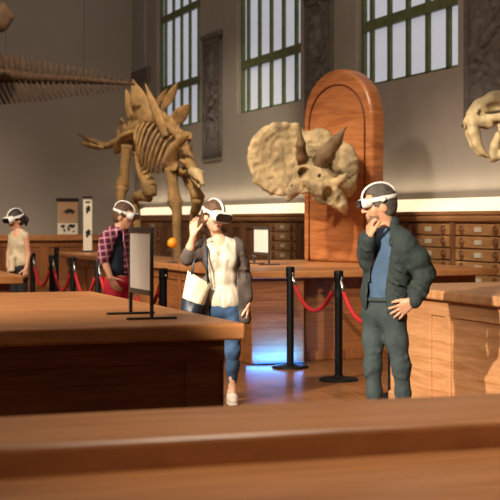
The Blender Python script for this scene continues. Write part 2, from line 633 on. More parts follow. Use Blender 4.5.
# right wall: solid below the sills, piers between the three window openings
WIN = [(16.2, 19.45), (21.72, 24.97), (27.24, 30.49)]
SILL, WTOP = 3.52, 8.6
w = MB().box((WX, 2, 0), (WX + .5, YB + .4, SILL))
edges = [2] + [e for p in WIN for e in p] + [YB + .4]
for i in range(0, len(edges), 2): w.box((WX, edges[i], SILL), (WX + .5, edges[i + 1], WTOP))
w.box((WX, 2, WTOP), (WX + .5, YB + .4, 9.4))
w.build('wall_right', M['wall'], kind='structure', loc=(WX, 16, 0))
MB().box((-9, YB, 0), (WX, YB + .4, 9.4)).build('wall_back', M['wall_back'], kind='structure', loc=(0, YB, 0))
for i, (y0, y1) in enumerate(WIN):
    gx = WX + .15
    f = MB()
    f.box((gx - .06, y0, SILL), (gx + .06, y0 + .07, WTOP)).box((gx - .06, y1 - .1, SILL), (gx + .06, y1, WTOP))
    f.box((gx - .05, y0, SILL), (gx + .05, y1, SILL + .05))
    fr = f.build('window_%d' % (i + 1), M['green'], kind='structure', loc=(gx, (y0 + y1) / 2, SILL))
    g = MB().box((gx - .006, y0 + .02, SILL + .02), (gx + .006, y1 - .02, WTOP)).build('pane', M['glass'], fr)
    for k in range(5):
        yy = y0 + .48 + .61 * k
        MB().box((gx - .05, yy - .05, SILL), (gx + .03, yy + .05, WTOP)).build('mullion', M['green'], fr)
    for zz in (4.44, 6.02, 7.6):
        MB().box((gx - .07, y0 + .02, zz - .075), (gx + .04, y1 - .02, zz + .075)).build('transom', M['green'], fr)
# pale stone strip and dark block in the far corner
MB().box((WX - .06, 31.35, 5.05), (WX, YB - .01, 9.2)).build('trim_1', M['pale'], kind='structure')
MB().box((WX - .1, 31.0, 4.72), (WX, YB - .01, 5.05)).build('trim_2', M['relief'], kind='structure', bevel=.02)


# carved relief panels on the piers
def relief(y0, y1, zb, zt, label, seed):
    ro = empty('carved_relief_panel', (WX, (y0 + y1) / 2, zb), 0, label, 'relief panel', 'carved reliefs between the windows')
    f = MB()
    d, t = .05, .12
    f.box((WX - d, y0, zb), (WX, y0 + t, zt)).box((WX - d, y1 - t, zb), (WX, y1, zt))
    f.box((WX - d, y0, zb), (WX, y1, zb + t)).box((WX - d, y0, zt - t), (WX, y1, zt))
    f.box((WX - d - .03, y0 - .03, zt), (WX, y1 + .03, zt + .1)).box((WX - d - .02, y0 - .02, zb - .06), (WX, y1 + .02, zb))
    f.build('frame', M['relief'], ro, bevel=.025)
    nu, nv = 34, 84
    v, q = [], []
    for j in range(nv):
        for i in range(nu):
            u, z = i / (nu - 1), j / (nv - 1)
            y = y0 + t + (y1 - y0 - 2 * t) * u
            zz = zb + t + (zt - zb - 2 * t) * z
            p = Vector((u * 3.2 + seed * 7, z * 8, seed))
            h = abs(mnoise.noise(p + Vector((0, .6 * math.sin(5 * u + 9 * z), 0)))) * .18 + .03 * mnoise.noise(p * 3)
            h *= min(1, 8 * u, 8 * (1 - u))
            v.append((WX - .005 - max(0, h), y, zz))
    for j in range(nv - 1):
        for i in range(nu - 1):
            a = j * nu + i
            q.append((a, a + 1, a + nu + 1, a + nu))
    mb = MB().add(v, q)
    mb.box((WX - .02, y0 + t, zb + t), (WX, y1 - t, zt - t))
    mb.build('carved_figures', M['relief'], ro, smooth=False)


relief(14.75, 15.98, 2.77, 5.14, 'dark carved stone relief right of the windows, above the fanged skull', 1)
relief(20.3, 21.45, 2.77, 5.14, 'dark carved stone relief half hidden behind the arched wooden board', 2)
relief(25.82, 26.98, 2.77, 5.14, 'narrow dark carved stone relief between the left and middle windows', 3)

# ------------------------------------------------------------------ card catalogue cabinets along the right wall
CX = 8.3
PIT = 1.32
Y0 = 14.33 - 2 * PIT
NAMES = ['first from the near end of its row', 'second from the near end of the row', 'third from the near end, under the fanged skull',
         'fourth from the near end, right of the man', 'right behind the jacket of the man', 'hidden mostly by the arched board, right side',
         'behind the arched board', 'just left of the arched board', 'left of the arched board behind the small grey sign', 'right of the woman with the tote bag',
         'behind the woman with the raised hand', 'under the front legs of the plated skeleton', 'left of the front legs of the plated skeleton', 'behind the legs of the plated skeleton',
         'farthest of the row, in the back corner']


def drawer(x, y0, y1, z0, z1, par):
    d = MB().box((x - .02, y0 + .012, z0 + .008), (x + .04, y1 - .012, z1 - .008)).build('drawer', M['cab'], par, bevel=.006)
    d_mid = (y0 + y1) / 2
    zc = (z0 + z1) / 2
    MB().box((x - .032, d_mid - .085, zc - .028), (x - .018, d_mid + .085, zc + .03)).build('label_holder', M['label'], d)
    for s in (-1, 1):
        yk = d_mid + s * .42
        k = MB()
        rng = [(.062, 0), (.062, .012), (.045, .014), (.038, .004), (.024, .006), (.02, .022), (.0, .024)]
        n = 14
        v, f = [], []
        for r, h in rng:
            for a in range(n):
                g = 2 * math.pi * a / n
                v.append((x - .02 - h, yk + r * math.cos(g), zc + r * math.sin(g) * .95))
        for i in range(len(rng) - 1):
            for a in range(n):
                f.append((i * n + a, i * n + (a + 1) % n, (i + 1) * n + (a + 1) % n, (i + 1) * n + a))
        k.add(v, f).build('rosette_knob', M['cab_dark'], d, smooth=True)
    return d


for i in range(15):
    y0, y1 = Y0 + i * PIT, Y0 + (i + 1) * PIT
    if y1 > YB: y1 = YB - .02
    kind = 'd' if i in (0, 1, 2, 3, 4, 7, 10, 13) else 'p'
    lab = ('brown catalogue of small labelled drawers, ' if kind == 'd' else 'brown panelled cupboard with tall doors, ') + NAMES[i]
    ro = empty('card_catalogue' if kind == 'd' else 'panelled_cupboard', (CX, (y0 + y1) / 2, 0), 0, lab, 'cabinet', 'cabinets along the right wall')
    c = MB().box((CX + .02, y0 + .004, 0), (WX - .01, y1 - .004, 1.5))
    c.box((CX - .03, y0 + .004, 0), (CX + .03, y0 + .06, 1.5)).box((CX - .03, y1 - .06, 0), (CX + .03, y1 - .004, 1.5))
    c.box((CX - .035, y0 + .004, 0), (CX + .03, y1 - .004, .09))
    c.build('carcass', M['cab_dark'], ro, bevel=.006)
    MB().prism([(-.02, 1.5), (-.05, 1.52), (-.06, 1.56), (-.04, 1.585), (-.065, 1.6), (-.065, 1.64), (.34, 1.64), (.34, 1.5)],
               (CX, y0 + .003, 0), (1, 0, 0), (0, 0, 1), (0, y1 - y0 - .006, 0)).build('cornice', M['cornice'], ro)
    MB().prism([(-.06, 1.642), (.335, 1.642), (.335, 1.815), (.33, 1.815)], (CX, y0 + .016, 0), (1, 0, 0), (0, 0, 1), (0, y1 - y0 - .032, 0)).build('lit_sloping_panel', M['strip'], ro)
    tag(bpy.data.objects[ro.children[-1].name], 'glowing cream sloping panel')
    if kind == 'd':
        for r in range(9): drawer(CX, y0 + .06, y1 - .06, 1.49 - (r + 1) * .155, 1.49 - r * .155, ro)
    else:
        for s in range(2):
            a, b = y0 + .06 + s * (y1 - y0 - .12) / 2, y0 + .06 + (s + 1) * (y1 - y0 - .12) / 2
            dr = MB().box((CX - .005, a + .01, .11), (CX + .03, b - .01, 1.48)).box((CX - .03, a + .01, .11), (CX, a + .11, 1.48)) \
                .box((CX - .03, b - .11, .11), (CX, b - .01, 1.48)).box((CX - .028, a + .01, 1.38), (CX, b - .01, 1.48)).box((CX - .028, a + .01, .11), (CX, b - .01, .24)) \
                .build('door', M['cab_dark'], ro, bevel=.006)
            yk = b - .06 if s == 0 else a + .06
            MB().tube([(CX - .03, yk, .9), (CX - .05, yk, .9)], [.014, .02], 10).build('knob', M['label'], dr, smooth=True)


# ------------------------------------------------------------------ counters and tables
def groove_face(mb, axis, c, a0, a1, z0, z1, stiles, t=.022, rail=.13):
    """raised frame on a vertical face: stiles is a list of (start, end) along the face; axis 'x' -> face looks -x, 'y' -> looks -y"""
    def bx(s, e, zz0, zz1, tt):
        if axis == 'x': mb.box((c - tt, s, zz0), (c + .01, e, zz1))
        else: mb.box((s, c - tt, zz0), (e, c + .01, zz1))
    bx(a0, a1, z1 - rail, z1, t)
    bx(a0, a1, z0, z0 + rail, t * 1.6)
    for s, e in stiles: bx(s, e, z0, z1, t * .92)


def counter(name, label, cat, x0, x1, y0, y1, h, st, ov, xst, yst, mats=('oak', 'oak_top', 'oak_rail'), grp=None):
    ro = empty(name, ((x0 + x1) / 2, (y0 + y1) / 2, 0), 0, label, cat, grp)
    MB().box((x0 + ov, y0 + ov, .0), (x1 - ov, y1 - ov, h - st)).build('body', M[mats[0]], ro)
    MB().box((x0, y0, h - st), (x1, y1, h)).build('countertop', M[mats[1]], ro, bevel=.018, seg=3)
    m = MB()
    groove_face(m, 'x', x0 + ov, y0 + ov, y1 - ov, 0, h - st, xst)
    groove_face(m, 'y', y0 + ov, x0 + ov, x1 - ov, 0, h - st, yst)
    m.build('panel_frame', M[mats[2]], ro, bevel=.008)
    return ro


# near bench across the bottom of the picture
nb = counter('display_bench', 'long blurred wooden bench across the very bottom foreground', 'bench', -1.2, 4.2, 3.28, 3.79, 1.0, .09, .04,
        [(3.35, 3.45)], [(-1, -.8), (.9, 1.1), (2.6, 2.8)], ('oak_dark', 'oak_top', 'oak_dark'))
MB().box((-1.2, 2.35, .86), (4.2, 3.36, .925)).build('lower_ledge', M['oak_top'], nb, bevel=.012)
MB().box((-1.15, 2.45, 0), (4.15, 3.33, .86)).build('lower_body', M['oak_dark'], nb)
# big table on the left
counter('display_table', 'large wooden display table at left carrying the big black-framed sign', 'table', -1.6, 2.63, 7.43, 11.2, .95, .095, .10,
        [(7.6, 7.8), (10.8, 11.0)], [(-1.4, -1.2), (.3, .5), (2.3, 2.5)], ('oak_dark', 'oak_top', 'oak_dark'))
# table behind it at the picture's left edge
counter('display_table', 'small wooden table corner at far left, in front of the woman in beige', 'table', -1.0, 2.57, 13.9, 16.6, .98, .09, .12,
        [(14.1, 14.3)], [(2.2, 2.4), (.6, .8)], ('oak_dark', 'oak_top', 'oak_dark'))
# right counter the man stands at
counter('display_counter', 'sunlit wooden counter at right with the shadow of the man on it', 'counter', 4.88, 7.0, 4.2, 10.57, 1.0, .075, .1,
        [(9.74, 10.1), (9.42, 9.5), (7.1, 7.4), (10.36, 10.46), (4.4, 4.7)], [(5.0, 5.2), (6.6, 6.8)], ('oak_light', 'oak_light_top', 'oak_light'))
# the exhibit island in the middle: a front block and a long wing behind the barriers
ro = empty('exhibit_counter', (5.9, 15.0, 0), 0, 'long wooden exhibit counter in the middle carrying the arched board', 'counter')
IX0, IX1, IY0, IY1, IH = 4.9, 7.9, 13.85, 17.7, .99
MB().box((5.02, 14.2, 0), (IX1 - .1, IY1 - .1, IH - .08)).box((5.02, 17.5, 0), (5.7, 23.15, IH - .08)).build('body', M['oak'], ro)
MB().box((5.0, 13.95, 0), (5.6, 14.25, IH - .08)).build('pedestal', M['oak'], ro, bevel=.01)
MB().prism([(IX0, IY0), (IX1, IY0), (IX1, IY1), (5.82, IY1), (5.82, 23.3), (IX0, 23.3)], (0, 0, IH - .08), (1, 0, 0), (0, 1, 0), (0, 0, .08)) \
    .build('countertop', M['oak_top'], ro, bevel=.016, seg=3)
m = MB()
groove_face(m, 'y', 14.2, 5.6, IX1 - .1, 0, IH - .08, [(7.0, 7.15), (7.6, 7.8)], rail=.1)
groove_face(m, 'x', 5.02, 14.25, 23.15, 0, IH - .08, [(14.3 + .75 * k, 14.42 + .75 * k) for k in range(12)], t=.03, rail=.12)
m.build('panel_frame', M['oak_rail'], ro, bevel=.008)
# low run of cupboards with a ledge along the back wall
ro = empty('wall_cupboard', (2, 32, 0), 0, 'long wooden cupboard run with a ledge along the dark back wall', 'cupboard')
MB().box((-6, 31.5, 0), (CX - .1, YB - .01, 1.06)).build('body', M['oak_dark'], ro)
MB().box((-6, 31.35, 1.06), (CX - .08, YB - .01, 1.19)).build('ledge', M['oak_top'], ro, bevel=.02)
m = MB()
groove_face(m, 'y', 31.5, -6, CX - .1, 0, 1.06, [(-5.9 + 1.1 * k, -5.7 + 1.1 * k) for k in range(13)], t=.04, rail=.14)
m.build('panel_frame', M['oak_rail'], ro, bevel=.01)

# ------------------------------------------------------------------ arched board behind the horned skull
BZ = 17.9
bx, by = P(336.5, BZ)
phi = R(48)
ba = -TH - phi
bu = Vector((math.cos(ba), math.sin(ba), 0))          # along the board, far-left to near-right
bn = Vector((math.sin(ba), -math.cos(ba), 0))         # its face looks this way
ro = empty('arched_board', (bx, by, IH), 0, 'tall arched reddish wooden board standing on the exhibit counter', 'board')
HW, BT, BTH = .62, 2.47, .24
def arch(hw, top, spring, base=0, n=24):
    p = [(-hw, base), (hw, base), (hw, spring)]
    for k in range(1, n):
        a = math.pi * k / n
        p.append((hw * math.cos(a), spring + (top - spring) * math.sin(a) ** .9))
    return p + [(-hw, spring)]
c0 = Vector((bx, by, IH))
mbd = MB().prism(arch(HW, BT, BT - .68), c0 - bn * BTH, bu, (0, 0, 1), bn * (BTH - .0)).build('panel', M['board'], ro, bevel=.055, seg=4)
m = MB()
inn = arch(HW * .80, BT - .2, BT - .74, .0, 30)[2:]
inn = [(HW * .80, .02)] + inn + [(-HW * .80, .02)]
m.tube([c0 + bn * .003 + bu * u + Vector((0, 0, v)) for u, v in inn], .013, 8)
m.build('inlaid_line', wood('line_wood', (92, 42, 20), (120, 58, 28)), ro, smooth=True)


# ------------------------------------------------------------------ framed signs standing on the furniture
def stand_sign(x, y0, y1, zt, label, w=.034, drop=.37, ztop=1.49, foot=.14):
    """a panel in the plane x = const between two slim posts on cross feet"""
    ro = empty('sign_stand', (x, (y0 + y1) / 2, zt), 0, label, 'sign', 'black framed signs on the furniture')
    fr = MB()
    for y in (y0, y1):
        fr.box((x - .010, y - .010, zt + .01), (x + .010, y + .010, ztop))
    fr.box((x - .014, y0, ztop - .035), (x + .014, y1, ztop))
    fr.box((x - .014, y0, ztop - drop - .03), (x + .014, y1, ztop - drop))
    fr.build('frame', M['dark'], ro, bevel=.003)
    for y in (y0, y1): MB().box((x - foot, y - .014, zt + .0005), (x + foot, y + .014, zt + .014)).build('foot', M['dark'], ro, bevel=.003)
    MB().box((x - .006, y0 + .012, ztop - drop), (x + .006, y1 - .012, ztop - .033)).build('panel', M['screen'], ro)
    return ro


stand_sign(2.205, 7.88, 8.36, .95, 'large grey panel in a black frame standing on the big left table', ztop=1.487, foot=.15)
x, y = P(261.5, 17.0)
stand_sign(x, y - .26, y + .26, IH, 'small grey framed sign on the exhibit counter left of the arched board', ztop=IH + .46, drop=.31, foot=.13)


# posters
def silhouette(mb, pts, o, ax, az, n, mi):
    mb.prism(pts, o, ax, az, n, mi)


ro_c = Vector((CT, -ST, 0)); rw_c = Vector((ST, CT, 0))
DINO = [(-.5, 0), (-.34, .1), (-.2, .22), (0, .3), (.2, .24), (.36, .14), (.5, .02), (.4, .02), (.3, -.02), (.26, -.14), (.2, -.14), (.18, -.02), (-.1, -.02), (-.12, -.14), (-.2, -.14), (-.22, .0)]
BLOBS = [[(-.45, .3), (-.2, .38), (-.16, .2), (-.26, .04), (-.4, .12)], [(-.27, 0), (-.14, -.04), (-.16, -.3), (-.24, -.36)],
         [(-.04, .14), (.1, .14), (.14, -.08), (.06, -.28), (0, -.1)], [(-.02, .22), (.12, .42), (.46, .36), (.42, .14), (.26, .04), (.1, .16)], [(.3, -.18), (.44, -.2), (.4, -.32), (.28, -.3)]]
yb = 32.0
Zp = yb / (CT - (67.5 - 250) / F * ST)
px_, py_ = P(67.5, Zp)
ro = empty('poster', (px_, py_, 1.19), 0, 'square tan poster with a dark top bar and black map shapes on the back ledge', 'poster')
s = Zp / F
hw = 10.3 * s
m = MB().box((px_ - hw, py_ - .02, 1.19), (px_ + hw, py_ + .02, 1.19 + 33 * s), 0)
m.box((px_ - hw, py_ - .026, 1.19 + .5 * s), (px_ + hw, py_ - .02, 1.19 + 11.5 * s), 2)
o = Vector((px_, py_ - .022, 1.19))
m.prism([(u * 14 * s, v * 14 * s) for u, v in DINO], o + Vector((1.5 * s, 0, 22 * s)), (1, 0, 0), (0, 0, 1), (0, -.008, 0), 1)
for b in BLOBS: m.prism([(u * 17 * s, v * 11 * s) for u, v in b], o + Vector((0, -.006, 6 * s)), (1, 0, 0), (0, 0, 1), (0, -.008, 0), 1)
m.build('printed_sheet', [M['tan'], M['ink'], M['paper']], ro)
MB().box((px_ - hw - .02, py_ - .035, 1.19 + 33 * s), (px_ + hw + .02, py_ + .03, 1.19 + 36.5 * s)).build('top_bar', M['ink'], ro)
# tall narrow banner
tx, ty = 5.3, 22.9
s = 23.35 / F
ro = empty('banner', (tx, ty, IH), 0, 'tall narrow white banner with black prints on the far counter end', 'banner')
m = MB().box((tx - 4.4 * s, ty - .012, IH + .03), (tx + 4.4 * s, ty + .012, IH + 54 * s), 0)
o = Vector((tx, ty - .014, IH))
BIRD = [(-.1, -.5), (.06, -.2), (.3, -.1), (.22, .1), (.34, .3), (.12, .3), (.1, .5), (-.05, .3), (-.26, .1), (-.1, -.05), (-.2, -.2)]
for zc, sc in ((43, 9), (19, 10)): m.prism([(u * sc * s, v * sc * s) for u, v in BIRD], o + Vector((0, 0, zc * s)), (1, 0, 0), (0, 0, 1), (0, -.008, 0), 1)
m.box((tx - 2.4 * s, ty - .02, IH + 49.4 * s), (tx + 2.4 * s, ty - .012, IH + 51 * s), 1)
m.build('printed_sheet', [M['paper'], M['ink']], ro)
MB().box((tx - 4.8 * s, ty - .03, IH + 54 * s), (tx + 4.8 * s, ty + .03, IH + 56 * s)).build('top_bar', M['ink'], ro)
MB().box((tx - 4.8 * s, ty - .05, IH + .0005), (tx + 4.8 * s, ty + .05, IH + .03)).build('foot_bar', M['ink'], ro)

# orange globe on a stick, standing at the counter's edge
gx, gy = P(172.5, 17.6)
ro = empty('orange_globe', (gx, gy, IH), 0, 'round orange globe on a thin stick left of the raised hand', 'globe')
zc = CAMZ - (243 - HOR) * 17.6 / F
v, f = [], []
me = MB()
NN = 20
for i in range(NN // 2 + 1):
    t = math.pi * i / (NN // 2)
    for k in range(NN):
        g = 2 * math.pi * k / NN
        rr = .068 * (1 - .05 * abs(math.sin(4 * g)) * math.sin(t))
        v.append((gx + rr * math.sin(t) * math.cos(g), gy + rr * math.sin(t) * math.sin(g), zc + rr * .97 * math.cos(t)))
for i in range(NN // 2):
    for k in range(NN): f.append((i * NN + k, i * NN + (k + 1) % NN, (i + 1) * NN + (k + 1) % NN, (i + 1) * NN + k))
me.add(v, f).build('ball', M['orange'], ro, smooth=True)
MB().lathe([(.07, .001), (.07, .012), (.012, .02), (.008, .03), (.008, zc - IH - .06)], (gx, gy, IH), 16).build('stick', M['dark'], ro, smooth=False)

# blue light bar on the floor at the counter's foot
ro = empty('light_bar', (5.3, 13.89, 0), 0, 'low blue glowing light bar on the floor at the counter foot', 'lamp')
MB().box((5.0, 13.86, .001), (5.58, 13.93, .012)).build('housing', M['black'], ro)
MB().box((5.01, 13.87, .012), (5.57, 13.92, .018)).build('diffuser', M['led'], ro)
bl = area('light_bar_glow', (5.29, 13.80, .04), (5.29, 13.96, .15), 13, .5, .03, (.02, .2, 1.0), 125)
bl.parent = None
bl2 = area('light_bar_glow', (5.2, 13.8, .06), (4.9, 13.3, 0), 1.4, .6, .03, (.08, .3, 1.0), 170)
# ------------------------------------------------------------------ rope barriers
def stanchion_proto(x, y, label):
    ro = empty('barrier_post', (x, y, 0), 0, label, 'post', 'black rope barrier posts')
    MB().lathe([(.19, .001), (.19, .012), (.175, .024), (.06, .04), (.045, .05)], (x, y, 0), 32).build('base', M['black'], ro, smooth=False, bevel=.003)
    MB().lathe([(.037, .04), (.037, .96)], (x, y, 0), 20).build('pole', M['black'], ro, smooth=False)
    MB().lathe([(.044, .94), (.046, .95), (.046, 1.03), (.043, 1.045), (.01, 1.05)], (x, y, 0), 20).build('cap', M['black'], ro)
    c = MB()
    for a in range(2):
        g = a * math.pi + math.pi / 2
        d = Vector((math.cos(g), math.sin(g), 0))
        c.tube([Vector((x, y, .97)) + d * .044, Vector((x, y, .985)) + d * .07, Vector((x, y, .965)) + d * .085], .008, 8)
    c.build('hook', M['chrome'], ro, smooth=True)
    return ro


def rope(a, b, low, label, n=18, la=.94, lb=.94):
    """velvet rope hung between two posts; low = height of the lowest point"""
    a, b = Vector((a[0], a[1], la)), Vector((b[0], b[1], lb))
    d = (b - a); d.z = 0
    d.normalize()
    a, b = a + d * .075, b - d * .075
    pts = []
    for i in range(n + 1):
        t = i / n
        p = a.lerp(b, t)
        p.z -= (min(la, lb) - low) * (1 - (2 * t - 1) ** 2) ** .85
        pts.append(p)
    mid = pts[n // 2].copy()
    ro = empty('barrier_rope', (mid.x, mid.y, mid.z - .02), 0, label, 'rope', 'red velvet barrier ropes')
    MB().tube(pts[1:-1], .021, 10).build('velvet_cord', M['rope'], ro, smooth=True)
    for q in ((pts[0], pts[1], pts[2]), (pts[-1], pts[-2], pts[-3])):
        MB().tube([q[0] + Vector((0, 0, .03)), q[0], q[1].lerp(q[2], .1)], [.008, .014, .025], 10).build('chrome_end', M['chrome'], ro, smooth=True)
    return ro


POST = [(5.27, 13.52, 'black barrier post in front of the blue light, left of the man'),
        (5.29, 12.3, 'black barrier post nearest the man, at his left in the picture'),
        (5.2, 10.93, 'black barrier post hidden behind the legs of the man'),
        (3.9, 13.5, 'black barrier post just left of the tote bag, under the orange globe'),
        (3.97, 16.6, 'black barrier post just left of the man in plaid'),
        (3.97, 18.0, 'black barrier post left of the low counter end, second left of the plaid man'),
        (3.92, 19.1, 'black barrier post third left of the plaid man'),
        (3.88, 20.3, 'black barrier post right beside the woman in beige'),
        (5.05, 24.2, 'tall-looking black barrier post beyond the far end of the exhibit counter'),
        (3.95, 15.05, 'black barrier post hidden behind the man in plaid')]
p0 = stanchion_proto(*POST[0])
for x, y, l in POST[1:]:
    c = copy_tree(p0)
    c.location = (x, y, 0)
    c['label'] = l
q = [(x, y) for x, y, _ in POST]
rope(q[0], q[1], .63, 'dark red velvet rope between the two posts left of the man')
rope(q[1], q[2], .60, 'bright red velvet rope running behind the hips of the man')
rope(q[3], q[9], .6, 'red velvet rope behind the big framed sign')
rope(q[9], q[4], .6, 'red velvet rope just behind the man in plaid')
rope(q[4], q[5], .58, 'red velvet rope left of the man in plaid')
rope(q[5], q[6], .58, 'red velvet rope in the middle of the left barrier')
rope(q[6], q[7], .6, 'red velvet rope just right of the woman in beige')

# ------------------------------------------------------------------ plated dinosaur skeleton
def SG(px, py, dy=0.0):
    return W(px, py, 24.0 + dy)


def dep(px):
    return -(px - 150) * .0171 * 1.55


def S2(px, py, dy=0.0):
    return SG(px, py, dep(px) + dy)


def scale_fix(p): return p


sx, sy = P(160, 23.6)
st = empty('stegosaurus_skeleton', (sx, sy, 0), 0, 'ochre skeleton of a plated dinosaur with back plates and tail spikes', 'skeleton')
A = M['steg']


def bone(name, pts, rad, n=10, flat=1.0, m=A, par=st, sub=3):
    """smooth swept bone through control points"""
    P_ = [Vector(p) for p in pts]
    out, rr = [], []
    L = len(P_)
    for i in range(L - 1):
        p0, p1, p2, p3 = P_[max(i - 1, 0)], P_[i], P_[i + 1], P_[min(i + 2, L - 1)]
        for k in range(sub):
            t = k / sub
            out.append(.5 * ((2 * p1) + (p2 - p0) * t + (2 * p0 - 5 * p1 + 4 * p2 - p3) * t * t + (3 * p1 - p0 - 3 * p2 + p3) * t ** 3))
            s = t * t * (3 - 2 * t)
            rr.append(rad[i] * (1 - s) + rad[i + 1] * s)
    out.append(P_[-1]); rr.append(rad[-1])
    return MB().tube(out, rr, n, flat).build(name, m, par, smooth=True)


U = .0157
# vertebrae: a knobbly spine from the tail to the neck
SP = [(125, 138), (131, 131), (140, 124.5), (150, 119.5), (160, 121), (170, 127), (178, 135), (184, 145), (188, 156), (192, 166)]
spine_pts = [S2(x, y) for x, y in SP]
m = MB()
def polyline(pts, n):
    pts = [Vector(p) for p in pts]
    L = [0]
    for i in range(1, len(pts)): L.append(L[-1] + (pts[i] - pts[i - 1]).length)
    out = []
    for k in range(n):
        t = L[-1] * k / (n - 1)
        i = 0
        while i < len(L) - 2 and L[i + 1] < t: i += 1
        out.append(pts[i].lerp(pts[i + 1], (t - L[i]) / (L[i + 1] - L[i])))
    return out


def vertebrae(mb, pts, n, r0, r1, spine_up=None, up=Vector((0, 0, 1))):
    q = polyline(pts, n)
    for i in range(n - 1):
        r = r0 + (r1 - r0) * i / (n - 1)
        a, b = q[i], q[i + 1]
        d = b - a
        mb.tube([a + d * .04, a + d * .3, a + d * .62, a + d * .96], [r, r * .72, r * .72, r], 9)
        if spine_up:
            h = spine_up[0] + (spine_up[1] - spine_up[0]) * i / (n - 1)
            c = a + d * .5
            mb.tube([c, c + up * h * .6 - d * .2, c + up * h - d * .35], [r * .55, r * .4, r * .22], 6)
    return mb


vertebrae(MB(), spine_pts, 22, .12, .085, (.24, .14)).build('backbone', A, st, smooth=True)
TL = [(126, 138), (118, 141), (110, 145), (103, 146), (96, 146.5)]
vertebrae(MB(), [S2(x, y) for x, y in TL], 14, .085, .04, (.10, .03)).build('tail', A, st, smooth=True)
for a, b in (((104, 145), (77.5, 133.5)), ((104.5, 147), (79, 142)), ((99, 146), (84, 139.5)), ((98, 147), (81, 143))):
    p, q_ = S2(*a, dy=.1 if b[1] in (139.5, 143) else 0), S2(*b, dy=.25 if b[1] in (139.5, 143) else -.2)
    bone('tail_spike', [p, p.lerp(q_, .5) + Vector((0, 0, -.01)), q_], [.055, .045, .012])
# pelvis: flaring hip bone over the hind legs
bone('hip_bone', [S2(118, 152, -.15), S2(121, 142, -.2), S2(128, 135, -.2), S2(136, 131, -.15)], [.08, .12, .13, .07], 10, .45)
bone('hip_bone', [S2(134, 147, .35), S2(138, 137, .4), S2(143, 131, .3)], [.1, .15, .08], 10, .45)
bone('rear_hip_bone', [S2(128, 142, 0), S2(122, 148, 0), S2(116, 153, 0)], [.11, .07, .05], 8, .6)
# ribs: near side in full, far side behind
RS = [(142, 123), (147, 120.5), (152, 119.5), (157, 121), (162, 124), (166, 127.5), (170, 131), (174, 135), (178, 140)]
RE = [(137.5, 150), (138, 157), (139.5, 162), (142, 166), (145.5, 169), (149, 171), (153, 172.5), (158, 173), (163, 172)]
for (a, c) in zip(RS, RE):
    near = lambda t, bx, by: (a[0] + (c[0] - a[0]) * t + bx, a[1] + (c[1] - a[1]) * t + by)
    b1, b2 = near(.28, -4.0, -2.5), near(.65, -4.2, -1.2)
    bone('rib', [S2(*a, dy=0), S2(*b1, dy=-.32), S2(*b2, dy=-.5), S2(*c, dy=-.4)], [.024, .03, .031, .022], 8, .8, sub=5)
    wv = ro_c * .866 + rw_c * .5
    e = S2(*c, dy=-.4)
    bone('rib', [S2(*a, dy=0), S2(a[0] + 3, a[1] + 10, .5), S2(a[0] - 2, a[1] + 24, .75), S2(c[0] + 8, c[1] - 2, .5)], [.024, .026, .026, .02], 8, .8)
# breast plates of the shoulder
bone('shoulder_blade', [S2(176, 141, -.5), S2(173, 152, -.55), S2(171, 163, -.5), S2(172, 171, -.45)], [.07, .1, .13, .15], 10, .45)
bone('shoulder_blade', [S2(189, 146, .35), S2(187, 158, .35), S2(185, 170, .3)], [.07, .11, .14], 10, .45)
bone('breastbone', [S2(166, 168, -.1), S2(174, 173, -.1), S2(184, 174, -.1)], [.07, .12, .08], 8, .5)
for a, b in (((178, 168), (186, 172)), ((180, 158), (187, 163)), ((177, 150), (183, 160))):
    bone('neck_rib', [S2(*a, dy=-.2), S2((a[0] + b[0]) / 2, a[1] + 4, -.25), S2(*b, dy=-.2)], [.04, .045, .03], 8)


def limb(parts, dy):
    for nm, pts, rad in parts:
        bone(nm, [S2(x, y, dy) for x, y in pts], rad, 12, .85)


def foot(px, dy, z0=0):
    p = S2(px, 240, dy)
    f = MB()
    fwd = (ro_c * .5 - rw_c * .866)
    sd = (ro_c * .866 + rw_c * .5)
    b = Vector((p.x, p.y, 0))
    for k in (-1, 0, 1):
        q1 = b + sd * .07 * k + Vector((0, 0, .16))
        f.tube([q1, b + sd * .1 * k + fwd * .12 + Vector((0, 0, .09)), b + sd * .13 * k + fwd * .26 + Vector((0, 0, .05))], [.075, .065, .045], 8)
    f.build('foot', A, st, smooth=True)
    return b + Vector((0, 0, .18))


# hind legs
limb([('femur', [(127, 145), (126, 155), (124.5, 172), (122, 187)], [.105, .092, .088, .125])], -.3)
b = foot(121, -.5)
bone('shin_bone', [S2(122, 188, -.32), S2(120.5, 196, -.4), S2(120.5, 206, -.45), S2(121, 240, -.5), b], [.125, .085, .075, .075, .11], 12)
bone('femur', [S2(135, 146, .35), S2(138.5, 158, .2), S2(143.5, 172, 0), S2(149, 186, -.1), S2(151, 196, -.1)], [.07, .085, .125, .14, .11], 12, .8)
b = foot(139, .2)
bone('shin_bone', [S2(149, 198, -.05), S2(140, 196, .1), S2(135, 200, .15), S2(137, 225, .2), b], [.08, .095, .08, .075, .11], 12)
# front legs
limb([('humerus', [(171, 168), (172, 180), (173.5, 192), (175, 203)], [.11, .095, .1, .135])], -.45)
b = foot(178, -.55)
bone('forearm', [S2(175.5, 204, -.47), S2(177, 212, -.5), S2(177, 232, -.55), b], [.12, .085, .075, .1], 12)
bone('humerus', [S2(186, 170, .25), S2(189, 180, .2), S2(194, 189, .1), S2(198, 198, .05)], [.12, .095, .095, .12], 12)
b = foot(193, .15)
bone('forearm', [S2(198, 199, .05), S2(196, 209, .08), S2(193.5, 222, .1), b], [.1, .085, .07, .1], 12)
